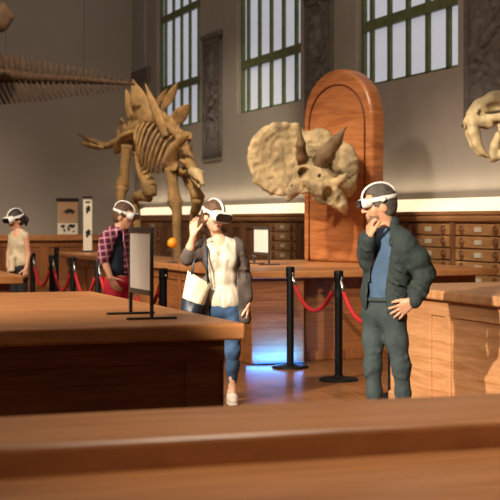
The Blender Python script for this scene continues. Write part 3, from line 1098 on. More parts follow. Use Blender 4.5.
# head
F_ = Field()
s_ = .0149
def SH(px, py, dy=0): return np.array([(px - 197) * s_, dy, -(py - 178) * s_])
F_.chain([SH(192, 171, .15), SH(197, 174, 0), SH(201, 180, -.2), SH(204, 185, -.3)], [.08, .09, .06, .036], .03)
F_.chain([SH(193, 178, .1), SH(197, 183, -.05), SH(200.5, 188, -.2)], [.05, .04, .022], .015)
F_.ell(SH(201, 172.5, 0), (.06, .06, .04), k=.02)
F_.ell(SH(197.6, 176.5, -.1), (.025, .05, .02), k=.01, sub=True)
F_.chain([SH(200.5, 186, -.32), SH(198, 180, -.18)], [.02, .024], .005, sub=True)
hw0 = S2(197, 178, -.25)
HM = Matrix.Translation(hw0) @ Matrix.Rotation(-TH, 4, 'Z')
F_.build('skull', M['steg_pale'], st, .012, HM)
tag(st.children[-1], 'pale narrow skull with an open mouth')
bone('neck', [S2(188, 157, 0), S2(191, 165, -.1), S2(194, 172, -.15)], [.1, .09, .07])


def plate(ap, b0, b1, wid, dy=0, th=.05, tw=0.0):
    """bony back plate: leaf from the base line b0-b1 to the apex"""
    a = S2(*ap, dy=dy); p0 = S2(*b0, dy=dy); p1 = S2(*b1, dy=dy)
    base = (p0 + p1) / 2
    up = a - base
    n1, n2 = 14, 7
    view = rw_c * .9 + ro_c * tw
    side = up.cross(view).normalized()
    if side.dot(p1 - p0) < 0: side = -side
    nrm = side.cross(up).normalized()
    w0 = (p1 - p0).length / 2
    v, f = [], []
    for sgn in (1, -1):
        for i in range(n1):
            t = i / (n1 - 1)
            ww = w0 * (1 - t) ** 1 + wid * (math.sin(math.pi * min(1, t * 1.02)) ** .8) * (1 - .35 * t)
            ww = max(ww, .012 * (1 - t) + .004)
            for j in range(n2):
                u = 2 * j / (n2 - 1) - 1
                tk = th * (1 - u * u) ** .5 * (1 - .8 * t) + .004
                dirx = (p1 - p0).normalized() * (1 - t) + side * t
                if dirx.dot(side) < 0 and False: dirx = -dirx
                v.append(base + up * t + dirx.normalized() * ww * u + nrm * tk * sgn)
    N = n1 * n2
    for s in range(2):
        for i in range(n1 - 1):
            for j in range(n2 - 1):
                q_ = (i * n2 + j + s * N, i * n2 + j + 1 + s * N, (i + 1) * n2 + j + 1 + s * N, (i + 1) * n2 + j + s * N)
                f.append(q_ if s == 0 else tuple(reversed(q_)))
    for i in range(n1 - 1):
        for j in (0, n2 - 1):
            f.append((i * n2 + j, (i + 1) * n2 + j, (i + 1) * n2 + j + N, i * n2 + j + N))
    return MB().add(v, f).build('back_plate', A, st, smooth=True)


plate((125.5, 88), (129.5, 127), (141, 122), .02, .1)
plate((132.5, 79), (138, 123), (152, 118), .07, -.1)
plate((144.8, 82.5), (163.5, 139), (168, 135.5), .055, -.35)
plate((167, 88.5), (151, 113), (156, 109), .045, .2)
plate((178.3, 81.5), (159, 113), (165, 110), .06, .25)
plate((190.5, 103.5), (168, 124), (173, 128), .115, .2)
plate((189.5, 134.5), (170, 152), (173, 147.5), .08, -.5)
plate((183, 131), (187, 141), (191, 140), .1, .2)
plate((120.5, 117), (121.5, 134), (127, 131), .045, .0)
plate((117, 128.5), (117.5, 139), (120, 137), .03, 0)

# ------------------------------------------------------------------ hanging tail skeleton at upper left
hx, hy = P(60, 24.5)
tl = empty('hanging_tail_skeleton', (hx, hy, 3.6), 0, 'dark brown skeleton tail hanging in the air at upper left', 'skeleton')
def HT(px, py): return W(px, py, 24.5 + (65 - px) * .012)
line = [(-30, 72), (0, 75), (20, 76), (45, 78), (75, 79), (105, 81.5), (134, 84)]
hp = polyline([HT(*p) for p in line], 30)
m = MB()
for i in range(29):
    t = i / 28
    r = .135 * (1 - t) ** 1.25 + .032
    d = hp[i + 1] - hp[i]
    m.tube([hp[i] + d * .05, hp[i] + d * .35, hp[i] + d * .65, hp[i] + d * .95], [r, r * .78, r * .78, r], 9)
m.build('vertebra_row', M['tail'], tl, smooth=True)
for i in range(29):
    t = i / 28
    h = .40 * (1 - t) ** .85 + .07
    d = (hp[i + 1] - hp[i]).normalized()
    c = hp[i]
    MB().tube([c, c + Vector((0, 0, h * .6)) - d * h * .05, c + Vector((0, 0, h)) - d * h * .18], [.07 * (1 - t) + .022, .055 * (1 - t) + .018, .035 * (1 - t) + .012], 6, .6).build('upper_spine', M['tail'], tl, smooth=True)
    l = .50 * (1 - t) ** .8 + .07
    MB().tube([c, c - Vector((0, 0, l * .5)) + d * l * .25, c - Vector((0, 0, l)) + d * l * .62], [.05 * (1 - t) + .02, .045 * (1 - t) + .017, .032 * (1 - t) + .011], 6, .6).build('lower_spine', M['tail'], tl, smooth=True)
MB().tube([HT(-30, 80), HT(0, 82), HT(45, 83), HT(100, 83.5), HT(133, 84.5)], .018, 6).build('support_rod', M['black'], tl, smooth=True)
for a in ((6, 76), (84, 80)):
    p = HT(*a)
    MB().tube([p, Vector((p.x, p.y, 9.3))], .0035, 5).build('hanging_wire', M['black'], tl)
# the rounded bone end above it
F_ = Field()
s_ = .0166
def HB(px, py, dy=0): return np.array([(px + 10) * s_, dy, -(py - 16) * s_])
F_.ell(HB(-2, 17), (.24, .16, .25), k=.05)
F_.chain([HB(-60, 20), HB(-30, 12), HB(-4, 13)], [.2, .15, .17], .1)
F_.chain([HB(2, 15), HB(12, 17)], [.1, .05], .04)
F_.chain([HB(-2, 26), HB(5, 28)], [.09, .04], .04)
F_.cone(HB(-20, 15.5, -.2), HB(14, 17.5, -.22), .02, .02, .01, sub=True)
bx_, by_ = P(-10, 23.5)
bz_ = CAMZ - (16 - HOR) * 23.5 / F
jw = empty('hanging_bone', (bx_, by_, bz_), 0, 'rounded yellow-brown bone end at the top left corner', 'bone')
F_.build('bone_end', M['tail'], jw, .02, Matrix.Translation((bx_, by_, bz_)) @ Matrix.Rotation(-TH, 4, 'Z'), wrinkle=.008, wfreq=14)
MB().tube([Vector((bx_, by_, bz_)), Vector((bx_, by_, 9.3))], .004, 5).build('hanging_wire', M['black'], jw)

# ------------------------------------------------------------------ three-horned skull in front of the arched board
ZT = 17.2
mt = ZT / F
def TK(px, py, dy=0): return np.array([(px - 308) * mt, dy, -(py - 170) * mt])
F_ = Field()
def rot(ax, ay):
    """tilt of a shield: yaw then pitch; columns = local axes"""
    return np.array(Matrix.Rotation(ax, 3, 'Z') @ Matrix.Rotation(ay, 3, 'X'))
# frill: broad left lobe, narrower right lobe turned away, low middle
F_.ell(TK(281, 160, .12), (34 * mt, .085, 37 * mt), rot(R(14), R(-14)), .08)
F_.ell(TK(288, 146, .12), (27 * mt, .085, 22 * mt), rot(R(6), R(-16)), .08)
F_.ell(TK(340, 172, .10), (22 * mt, .10, 31 * mt), rot(R(-38), R(-12)), .08)
F_.ell(TK(317, 148, .10), (18 * mt, .10, 20 * mt), rot(R(-12), R(-14)), .07)
# dish the face of the left lobe and bruise the bone
F_.ell(TK(277, 164, -.03), (26 * mt, .085, 27 * mt), rot(R(14), R(-14)), .1, sub=True)
F_.ell(TK(341, 170, -.06), (12 * mt, .08, 20 * mt), rot(R(-38), R(-10)), .08, sub=True)
# scallops along the rim
import itertools
RIM = [(252, 150), (250, 160), (251.5, 171), (256, 181), (263, 188), (272, 192), (255, 141), (261, 134), (268, 129), (277, 125), (287, 124), (297, 125.5),
       (346, 146), (353, 153), (357.5, 161), (359.5, 170), (358.5, 180), (356, 188), (350, 194), (343, 199), (322, 131), (330, 136)]
for n_, (x_, y_) in enumerate(RIM):
    r_ = (3.0, 4.2, 2.6, 3.6)[n_ % 4]
    F_.ell(TK(x_ + (281 - x_) * .03, y_ + (160 - y_) * .03, .13 + max(0, (x_ - 330)) * .004), (r_ * mt, .05, r_ * mt), k=.09)
# skull proper
F_.chain([TK(309, 158, .0), TK(312, 172, -.16), TK(322, 187, -.34), TK(333, 199, -.46)], [.17, .19, .155, .10], .09)
F_.chain([TK(333, 198, -.44), TK(339, 206, -.5), TK(343, 214, -.5)], [.11, .075, .02], .04)             # beak
F_.chain([TK(304, 176, -.16), TK(294, 190, -.14), TK(288, 199, -.12)], [.13, .07, .035], .06)          # near cheek spike
F_.chain([TK(330, 180, -.22), TK(345, 187, -.12), TK(349, 194, -.08)], [.1, .08, .04], .06)             # far cheek
F_.chain([TK(296, 186, -.16), TK(308, 194, -.22), TK(322, 200, -.36)], [.06, .05, .06], .04)            # jaw bar
F_.chain([TK(334, 184, -.45), TK(340, 180, -.53), TK(343, 175, -.56)], [.07, .045, .012], .03)          # nose horn
# holes
F_.ell(TK(304.2, 174, -.36), (4.4 * mt, .2, 5.8 * mt), rot(R(20), 0), .02, sub=True)               # eye
F_.ell(TK(326.5, 196, -.56), (6.0 * mt, .20, 9.0 * mt), rot(R(6), R(-8)), .015, sub=True)               # nostril
F_.cone(TK(322, 193, -.36), TK(331, 203, -.42), .018, .012, .01)
F_.ell(TK(306, 197, -.27), (6.8 * mt, .2, 3.8 * mt), None, .015, sub=True)                              # cheek opening
F_.ell(TK(318, 178, -.42), (1.8 * mt, .05, 3 * mt), None, .02, sub=True)
F_.ell(TK(292, 187, -.1), (2 * mt, .12, 2 * mt), None, .02, sub=True)
F_.ell(TK(337, 200, -.62), (3 * mt, .08, 7 * mt), rot(0, 0), .03, sub=True)
F_.ell(TK(312, 143, -.03), (6 * mt, .09, 3 * mt), None, .03, sub=True)
F_.cone(TK(333, 158, -.1), TK(352, 183, -.02), .022, .018, .03, sub=True)
tx_, ty_ = P(308, ZT)
tz_ = CAMZ - (170 - HOR) * mt
tri = empty('triceratops_skull', (tx_, ty_, tz_ - .3), 0, 'big three-horned frilled dinosaur skull mounted on the arched board', 'skull')
TM = Matrix.Translation((tx_, ty_, tz_)) @ Matrix.Rotation(-TH, 4, 'Z')
for (p_, q_, r_) in (((262, 150), (275, 170), .02), ((285, 140), (279, 128), .02), ((270, 180), (284, 172), .018), ((290, 150), (284, 165), .022), ((345, 155), (350, 170), .02), ((338, 190), (352, 178), .02), ((318, 136), (308, 150), .018), ((258, 165), (266, 172), .016), ((312, 163), (316, 180), .014), ((296, 176), (300, 190), .016)):
    F_.cone(TK(*p_, -.01), TK(*q_, -.01), r_, r_ * .6, .035, sub=True)
F_.build('skull', M['bone'], tri, .0105, TM, wrinkle=.0055, wfreq=31, seed=2)
F_ = Field()
F_.chain([TK(302, 166, -.20), TK(300.8, 158, -.32), TK(299.2, 146, -.43), TK(298.5, 131, -.48)], [.06, .066, .055, .014], .03)
F_.build('brow_horn', M['bone_dark'], tri, .010, TM, wrinkle=.003, wfreq=30)
F_ = Field()
F_.chain([TK(314, 172, -.20), TK(324, 156, -.36), TK(334, 143, -.46), TK(343, 130, -.5)], [.13, .10, .066, .012], .04)
F_.build('brow_horn', M['bone_dark'], tri, .010, TM, wrinkle=.003, wfreq=30)
tag(tri.children[-1], 'brown horn slanting up to the right')
pb = Vector((tx_, ty_, tz_ - .02)) + rw_c * .1
qd = (c0 + bn * 0 - pb).dot(bn)
MB().tube([pb, pb + bn * qd - bn * .0 + Vector((0, 0, 0))], .035, 12).build('mounting_arm', M['black'], tri, smooth=True)

# ------------------------------------------------------------------ sabre-toothed skull on its stand at the right edge
ZS = 9.7
ms = ZS / F
def SK(px, py, dy=0): return np.array([(px - 500) * ms, dy, -(py - 125) * ms])
F_ = Field()
F_.chain([SK(470, 117, 0), SK(480, 108, 0), SK(494, 101, 0), SK(512, 100, 0), SK(532, 106, 0), SK(548, 116, 0)], [.042, .05, .058, .075, .075, .05], .05)
F_.chain([SK(467, 122, -.03), SK(476, 120, -.04), SK(488, 124, -.05)], [.026, .038, .034], .03)
F_.chain([SK(467, 122, .04), SK(476, 120, .04), SK(488, 124, .05)], [.026, .038, .034], .03)
F_.chain([SK(485, 119, -.07), SK(498, 118, -.12), SK(514, 119, -.13), SK(530, 118, -.08)], [.03, .024, .024, .03], .03)
F_.chain([SK(485, 119, .07), SK(498, 118, .12), SK(514, 119, .13), SK(530, 118, .08)], [.03, .024, .024, .03], .03)
F_.ell(SK(494, 107.5, -.10), (.066, .095, .034), k=.02, sub=True)
F_.ell(SK(497, 108, .10), (.055, .08, .032), k=.02, sub=True)
F_.ell(SK(479, 113.5, -.06), (.014, .05, .02), k=.01, sub=True)
F_.ell(SK(466, 117, -.0), (.02, .022, .022), k=.01, sub=True)
for d_ in (-.045, .045):
    F_.chain([SK(472, 121, d_), SK(472.5, 132, d_ * 1.1), SK(475.5, 144, d_ * 1.1), SK(481, 152, d_), SK(488, 157, d_)], [.044, .042, .034, .023, .006], .015)
for k_ in range(1, 4): F_.chain([SK(492 + 6 * k_, 126, -.05), SK(492.5 + 6 * k_, 131 + (k_ == 2), -.05)], [.017, .008], .01)
F_.chain([SK(465.5, 124, 0), SK(464.5, 128.5, 0)], [.014, .006], .01)
tx2, ty2 = P(500, ZS)
tz2 = CAMZ - (125 - HOR) * ms
sab = empty('sabre_toothed_skull', (tx2, ty2, 1.0), 0, 'pale fanged cat skull at the right edge, mouth wide open', 'skull')
SM = Matrix.Translation((tx2, ty2, tz2)) @ Matrix.Rotation(-TH, 4, 'Z')
F_.build('cranium', M['ivory'], sab, .0045, SM, wrinkle=.002, wfreq=40)
F_ = Field()
F_.chain([SK(492, 158, 0), SK(500, 155, -.03), SK(515, 146, -.07), SK(533, 132, -.1), SK(538, 122, -.1)], [.026, .03, .03, .036, .02], .02)
F_.chain([SK(492, 158, 0), SK(500, 155, .03), SK(515, 146, .07), SK(533, 132, .1), SK(538, 122, .1)], [.026, .03, .03, .036, .02], .02)
F_.chain([SK(493, 156, -.02), SK(494, 146, -.025), SK(497.5, 135, -.02)], [.036, .034, .022], .012)
F_.chain([SK(493, 156, .02), SK(494, 148, .025), SK(496.5, 141, .02)], [.02, .016, .006], .012)
for k_ in range(3): F_.chain([SK(504 + 6 * k_, 151 - 4 * k_, -.05), SK(503 + 6 * k_, 145 - 4 * k_, -.05)], [.018, .007], .012)
F_.build('lower_jaw', M['ivory'], sab, .0045, SM, wrinkle=.002, wfreq=40)
st_w = SM @ Vector(SK(528, 108))
MB().tube([(st_w.x, st_w.y, 1.01), st_w], .011, 10).build('stand_rod', M['black'], sab, smooth=True)
MB().lathe([(.1, .0005), (.1, .015), (.03, .03)], (st_w.x, st_w.y, 1.0), 24).build('stand_base', M['black'], sab)
# ------------------------------------------------------------------ people
V3 = lambda *a: np.array(a, float)
def unit(v):
    v = np.array(v, float)
    return v / np.linalg.norm(v)


class Fig:
    """a person's own frame: x to the picture's right, y away, z up, feet at the origin"""
    def __init__(s, name, px, Z, label):
        s.px, s.Z, s.m = px, Z, Z / F
        x, y = P(px, Z)
        s.root = empty('person', (x, y, 0), 0, label, 'person')
        s.M = Matrix.Translation((x, y, 0)) @ Matrix.Rotation(-TH, 4, 'Z')

    def __call__(s, px, py, dy=0.0):
        return np.array([(px - s.px) * s.m, dy, CAMZ - (py - HOR) * s.m])

    def put(s, F_, name, m, vox, parent=None, **kw):
        F_.build(name, M[m], parent or s.root, vox, s.M, **kw)
        return bpy.data.objects[[c for c in (parent or s.root).children][-1].name]


def add_head(F_, H, f, u, s, k=1.0, male=True, neck=None):
    F_.ell(H + u * .022 * k - f * .008, (.098 * k, .076 * k, .103 * k), np.array([f, s, u]).T, .02)
    F_.ell(H + f * .026 * k - u * .055 * k, (.068 * k, .057 * k, .066 * k), np.array([f, s, u]).T, .03)
    F_.cone(H + f * .062 * k - u * .104 * k, H + f * .068 * k - u * .098 * k, .021 * k, .02 * k, .025)
    F_.cone(H + f * .088 * k + u * .012, H + f * .112 * k - u * .03 * k, .009 * k, .0145 * k, .014)
    for sg in (-1, 1):
        F_.ell(H + f * .098 * k - u * .034 * k + s * .011 * sg, (.011, .009, .008), np.array([f, s, u]).T, .008)
        F_.ell(H - f * .006 + s * .078 * k * sg - u * .018 * k, (.026 * k, .011 * k, .034 * k), np.array([unit(f * .95 - u * .2), s, unit(u * .95 + f * .2)]).T, .008)
        F_.cone(H + f * .05 * k + s * .045 * sg - u * .03, H + f * .055 * k + s * .038 * sg - u * .04, .022, .02, .02)
        F_.ell(H + f * .094 * k + s * .031 * sg + u * .006, (.012, .017, .011), np.array([f, s, u]).T, .012, sub=True)
        F_.ell(H + f * .080 * k + s * .031 * sg + u * .006, (.0125, .0125, .0125), None, .003)
    F_.cone(H + f * .09 * k - u * .062 * k - s * .019, H + f * .09 * k - u * .062 * k + s * .019, .0075, .0075, .008)
    F_.cone(H + f * .087 * k - u * .073 * k - s * .015, H + f * .087 * k - u * .073 * k + s * .015, .008, .008, .008)
    if neck is not None:
        r = .056 if male else .046
        F_.cone(H - u * .05 - f * .022, neck, r * k, r * 1.06 * k, .03)


def add_hand(F_, wr, d, side, nrm, curl=(.25, .4, .3), spread=.1, k=1.0, thumb=.9, tcurl=.3, curls=None):
    """palm, four unequal jointed fingers, thumb from the side of the palm; nrm = palm side"""
    d, side, nrm = unit(d), unit(side), unit(nrm)
    offs = [.030, .010, -.010, -.029]
    lens = [.072, .080, .074, .058]
    mc = [.088, .090, .085, .078]
    for i in range(4):
        kn = wr + (d * mc[i] + side * offs[i]) * k
        F_.cone(wr + side * offs[i] * .55 * k + d * .008, kn, .0155 * k, .0125 * k, .012)
        dd = unit(d + side * spread * (offs[i] / .03))
        p = kn
        ang = 0
        cc = curls[i] if curls else curl
        for j, fr in enumerate((.46, .30, .24)):
            ang += cc[j]
            v = dd * math.cos(ang) + nrm * math.sin(ang)
            q = p + v * lens[i] * fr * k
            F_.cone(p, q, (.0098 - .0011 * j) * k, (.0090 - .0012 * j) * k, .004)
            p = q
    t = unit(d * (1 - thumb * .45) + side * thumb + nrm * .3)
    p = wr + (d * .022 + side * .026) * k
    F_.cone(wr + d * .01, p, .016 * k, .016 * k, .012)
    for j, L in enumerate((.042, .032, .026)):
        t2 = unit(t * math.cos(tcurl * j) + unit(d * .8 + nrm * .5) * math.sin(tcurl * j))
        q = p + t2 * L * k
        F_.cone(p, q, (.0142 - .0018 * j) * k, (.0122 - .0018 * j) * k, .006)
        p = q


def headset(fig, H, f, u, s, k=1.0, tilt=.15, vox=.006, vk=1.0):
    """white ring round the head, an arched strap over the crown and the visor before the eyes"""
    C0 = H + u * .036 * k
    n = 36
    ring = []
    fu = unit(f + u * tilt * -1)
    uu = unit(np.cross(fu, s)) if np.dot(np.cross(fu, s), u) > 0 else -unit(np.cross(fu, s))
    for i in range(n):
        a = 2 * math.pi * i / n
        ring.append(C0 + fu * (.107 * k * math.cos(a) - .004) + s * .086 * k * math.sin(a))
    toH = lambda p: fig.M @ Vector(p)
    upw = (fig.M.to_3x3() @ Vector(uu))
    b = MB().tube([toH(p) for p in ring], .0075 * k, 8, 1.9, up=upw, closed=True).build('vr_headset', M['white'], fig.root, smooth=True)
    tag(b, 'white headset band with black-fronted visor')
    arc = []
    for i in range(15):
        a = math.pi * (i / 14)
        arc.append(C0 + fu * .107 * k * math.cos(a) + u * (.098 * k * math.sin(a) ** .8))
    MB().tube([toH(p) for p in arc], .007 * k, 8, 1.9, up=fig.M.to_3x3() @ Vector(s)).build('top_strap', M['white'], b, smooth=True)
    F_ = Field()
    c = C0 + fu * .106 * k - uu * .012 * k
    F_.cone(c - s * .054 * k, c + s * .054 * k, .032 * k * vk, None, .02)
    F_.cone(c - s * .05 * k - fu * .03, c + s * .05 * k - fu * .03, .033 * k * vk, None, .02)
    F_.keep(unit(fu), np.dot(fu, c) + .026 * k)
    fig.put(F_, 'visor', 'white', vox, b)
    F_ = Field()
    c2 = c + fu * .012 * k
    F_.cone(c2 - s * .05 * k, c2 + s * .05 * k, .0275 * k * vk, None, .02)
    F_.keep(unit(fu), np.dot(fu, c2) + .0165 * k)
    fig.put(F_, 'visor_front', 'visor', vox, b)
    for sg in (-1, 1):
        e = C0 - fu * .0 + s * .092 * k * sg
        MB().tube([toH(e), toH(e + s * .012 * sg)], .018 * k, 14).build('side_pivot', M['white'], b, smooth=False)


def hair_cap(H, f, u, s, k=1.0, off=.012, front=.045, brow=.07, low=-.05):
    F_ = Field()
    F_.ell(H + u * .024 * k - f * .010, (.098 * k + off, .076 * k + off, .103 * k + off), np.array([f, s, u]).T, .02)
    F_.ell(H - f * .045 * k - u * .03 * k, (.05 * k + off, .062 * k + off, .07 * k + off), np.array([f, s, u]).T, .03)
    big = V3(9, 9, 9)
    F_.cut([(-f, -(f @ H + front)), (u, u @ H + brow)], H - .3, H + .3)
    F_.cut([(-f, -(f @ H - .012)), (u, u @ H - .012)], H - .3, H + .3)
    F_.cut([(u, u @ H + low)], H - .3, H + .3)
    return F_


def shoe(fig, ankle, d, m, vox=.008, L=.26):
    d = unit(V3(d[0], d[1], 0))
    a = V3(ankle[0], ankle[1], 0)
    F_ = Field()
    F_.chain([a - d * .055 + V3(0, 0, .045), a + d * .05 + V3(0, 0, .045), a + d * (L - .1) + V3(0, 0, .036)], [.042, .044, .036], .02)
    F_.cone(a - d * .03 + V3(0, 0, .055), a - d * .01 + V3(0, 0, .10), .042, .04, .03)
    F_.keep(V3(0, 0, -1), -.004)
    o = fig.put(F_, 'shoe', m, vox)
    F_ = Field()
    F_.chain([a - d * .055 + V3(0, 0, .02), a + d * .05 + V3(0, 0, .02), a + d * (L - .1) + V3(0, 0, .02)], [.047, .048, .042], .01)
    F_.keep(V3(0, 0, 1), .024)
    F_.keep(V3(0, 0, -1), -.001)
    fig.put(F_, 'sole', 'white' if m != 'cloth_dark' else 'black_cloth', vox, o)


def folds(F_, p, q, r, n, seed, depth=.011, face=(-.3, -1, 0), L=1.5):
    """creases pressed across a sleeve or leg"""
    rg = random.Random(seed)
    p, q = np.array(p), np.array(q)
    d = unit(q - p)
    for i in range(n):
        c = p + (q - p) * ((i + .5 + rg.uniform(-.3, .3)) / n)
        a = unit(np.array(face) + np.array([rg.uniform(-.9, .9), rg.uniform(-.3, .3), rg.uniform(-.3, .3)]))
        a = unit(a - d * (a @ d))
        b = unit(np.cross(d, a) + d * rg.uniform(-.7, .7))
        rr = r * 1.02
        pts = [c + a * rr * .96 * math.cos(t) + b * rr * math.sin(t) * L ** .3 for t in (-.95, -.35, .35, .95)]
        F_.chain([c + (p_ - c) * .93 for p_ in pts], [depth * .5, depth * 1.1, depth * 1.1, depth * .5], .022)


def frame3(f, u=(0, 0, 1)):
    f = unit(f)
    s = unit(np.cross(f, u))
    return f, unit(np.cross(s, f)), s


# ---------------- the man by the right counter
T = Fig('man', 385, 9.0, 'person in dark green jacket and jeans, one hand on chin, other on hip')
fb = unit((-.75, -.66, 0)); sh = unit((.66, -.75, 0)); Z1 = V3(0, 0, 1)
RB3 = np.array([sh, fb, Z1]).T
H = T(379.5, 204.6, 0)
f, u, s = frame3((-.985, -.14, -.13))
def man_torso(F_, o, k=.06, low=True):
    F_.ell(T(387, 250), (.175 + o, .108 + o, .16 + o), RB3, k)
    F_.ell(T(387, 272), (.16 + o, .10 + o, .15 + o), RB3, k)
    F_.ell(T(384, 293), (.145 + o, .10 + o, .13 + o), RB3, k)
    F_.cone(T(372, 241, .09), T(402, 243, -.10), .055 + o, .058 + o, k)
    return F_
B = Field()
add_head(B, H, f, u, s, 1.0, True, T(386, 232, .02))
man_torso(B, -.022)
B.ell(T(384, 312), (.145, .10, .11), RB3, .06)
hip_l, kn_l, an_l = T(375, 316, .06), T(373, 366, .0), T(374.5, 449, .06)
hip_r, kn_r, an_r = T(393, 318, -.05), T(400, 366, -.08), T(403, 449, .0)
B.chain([hip_l, kn_l, an_l], [.062, .042, .03], .03)
B.chain([hip_r, kn_r, an_r], [.062, .042, .03], .03)
for an in (an_l, an_r): B.chain([an, V3(an[0] - .03, an[1] - .02, .05), V3(an[0] - .12, an[1] - .09, .035)], [.034, .034, .028], .02)
SL, EL, WL = T(402, 245, -.12), T(424, 273, -.07), T(409, 300, -.215)
SR, ER, WR = T(370.5, 243, .10), T(367.3, 262, -.02), T(367.2, 238, -.16)
B.chain([SL, EL, WL], [.05, .042, .027], .03)
B.chain([SR, ER, WR], [.05, .042, .027], .03)
# hand spread on the hip, fingers pointing down to the left
add_hand(B, WL, V3(-.80, -.06, -.52), V3(-.45, -.25, .85), V3(.15, 1, -.1), k=1.0, spread=.34, thumb=.5,
         curls=[(.0, .15, .2), (.05, .25, .3), (.1, .3, .3), (.15, .35, .35)])
# loose fist under the chin
add_hand(B, WR, V3(.05, -.05, 1), V3(.35, -.9, .1), V3(.9, .3, 0), curl=(.7, 1.1, .7), k=1.0, spread=.05, thumb=.5, tcurl=.35)
T.put(B, 'body', 'skin', .0052)
HC = hair_cap(H, f, u, s, 1.0, .010, .052, .075, -.075)
T.put(HC, 'hair', 'hair_grey', .006, wrinkle=.002, wfreq=70)
BD = Field()
BD.ell(H + f * .026 - u * .058, (.0695, .0585, .0665), np.array([f, s, u]).T, .03)
BD.cone(H + f * .062 - u * .104, H + f * .068 - u * .098, .0225, .0215, .025)
BD.keep(u, u @ H - .052)
BD.ell(H + f * .1 - u * .066, (.02, .024, .011), np.array([f, s, u]).T, .004, sub=True)
BD.keep(-f, -(f @ H) + .005)
T.put(BD, 'beard', 'beard', .006)
headset(T, H, f, u, s, 1.05, .06, .006, .88)
# blue jersey
S_ = man_torso(Field(), -.002)
S_.cone(T(384, 234, .02), T(386, 231, .03), .062, .062, .03)
S_.keep(V3(0, 0, -1), -T(0, 299)[2])
T.put(S_, 'tee_shirt', 'tee_blue', .007, wrinkle=.003, wfreq=30)
# jeans
J = Field()
J.ell(T(384, 311), (.158, .114, .115), RB3, .05)
J.chain([hip_l, T(374, 340, .03), kn_l, T(374.5, 392, .01), T(375.5, 447, .06)], [.080, .066, .053, .045, .044], .04)
J.chain([hip_r, T(395.5, 340, -.07), kn_r, T(402, 392, -.06), T(403.5, 447, .0)], [.082, .069, .055, .046, .045], .04)
J.keep(V3(0, 0, 1), T(0, 295)[2])
J.keep(V3(0, 0, -1), -.055)
folds(J, T(374, 348, .02), T(373.5, 376, .0), .057, 4, 5, .007)
folds(J, T(399, 348, -.08), T(401, 376, -.07), .057, 4, 6, .007)
jn = T.put(J, 'jeans', 'jeans_teal', .007, wrinkle=.0007, wfreq=44, seed=1, wz=1.8)
BL = Field().ell(T(384, 299), (.163, .120, .03), RB3, .0)
BL.keep(V3(0, 0, 1), T(0, 297)[2]); BL.keep(V3(0, 0, -1), -T(0, 302)[2])
T.put(BL, 'waistband', 'jeans_teal', .006, jn)
# jacket: body and sleeves as one cloth, open down the front
K = man_torso(Field(), .019)
K.ell(T(385, 300), (.166, .122, .15), RB3, .05)
K.chain([T(384, 303, -.02), T(393, 309, -.06)], [.11, .10], .05)
K.chain([SL, T(416, 258, -.11), EL, T(417, 288, -.14), T(411, 297.5, -.2)], [.074, .069, .063, .054, .049], .03)
K.chain([SR, T(367.5, 254, .05), ER, T(367, 250, -.09), T(367.2, 242, -.145)], [.068, .057, .049, .046, .043], .03)
K.keep(V3(.12, 0, -1) / 1.007, -T(385, 313)[2] / 1.007 + .0)
def edge(p, q, right):
    """half-space in the picture plane bounded by line p-q"""
    a, b = T(*p), T(*q)
    dx, dz = b[0] - a[0], b[2] - a[2]
    n = unit((dz, 0, -dx))
    if (n[0] > 0) != right: n = -n
    return n, n @ a
def opening(F_, left, right, ymax, lo, hi):
    """cut the gap between two lines, only in front"""
    nl, dl = edge(*left, False)      # keep x > left  -> n points left
    nr, dr = edge(*right, True)
    F_.cut([(nl, dl), (nr, dr), (V3(0, 1, 0), ymax)], lo, hi)
opening(K, ((375, 226), (366, 312)), ((392, 226), (383.5, 290)), .0, T(340, 330, -.5), T(420, 226, .3))
opening(K, ((367, 288), (364, 335)), ((383.5, 288), (386, 335)), .0, T(340, 330, -.5), T(420, 286, .3))
folds(K, SL, EL, .071, 5, 1, .009)
folds(K, EL, T(411, 298, -.19), .058, 5, 2, .009)
folds(K, T(367.5, 254, .0), T(367, 243, -.14), .047, 3, 3, .008)
folds(K, T(397, 255, -.12), T(395, 308, -.14), .05, 5, 4, .007)
jk = T.put(K, 'jacket', 'jacket', .007, wrinkle=.001, wfreq=40, seed=3, wz=1.6)
CO = Field()
CO.chain([T(391, 213, .03), T(393.5, 222, .0), T(393, 234, -.08), T(390, 243, -.15)], [.026, .034, .034, .022], .02)
CO.chain([T(392, 214, .06), T(386, 222, .10), T(377, 229, .09), T(373.5, 238, .0)], [.026, .03, .026, .016], .02)
T.put(CO, 'collar', 'jacket', .006, jk)
CF = Field().cone(T(413.5, 294, -.18), T(410.5, 299, -.205), .05, .049, .0)
T.put(CF, 'cuff', 'jacket', .006, jk)
CF = Field().cone(T(367.2, 243, -.14), T(367.2, 239.5, -.155), .045, .044, .0)
T.put(CF, 'cuff', 'jacket', .006, jk)
for py_ in (244, 262, 280):
    p = T.M @ Vector(T(389.5 - (py_ - 244) * .1, py_, -.158 + (py_ - 244) * .0003))
    MB().tube([p - rw_c * .004, p + rw_c * .006], .008, 10).build('button', M['dark'], jk)
for an in (an_l, an_r): shoe(T, an, (-.8, -.6), 'cloth_dark')

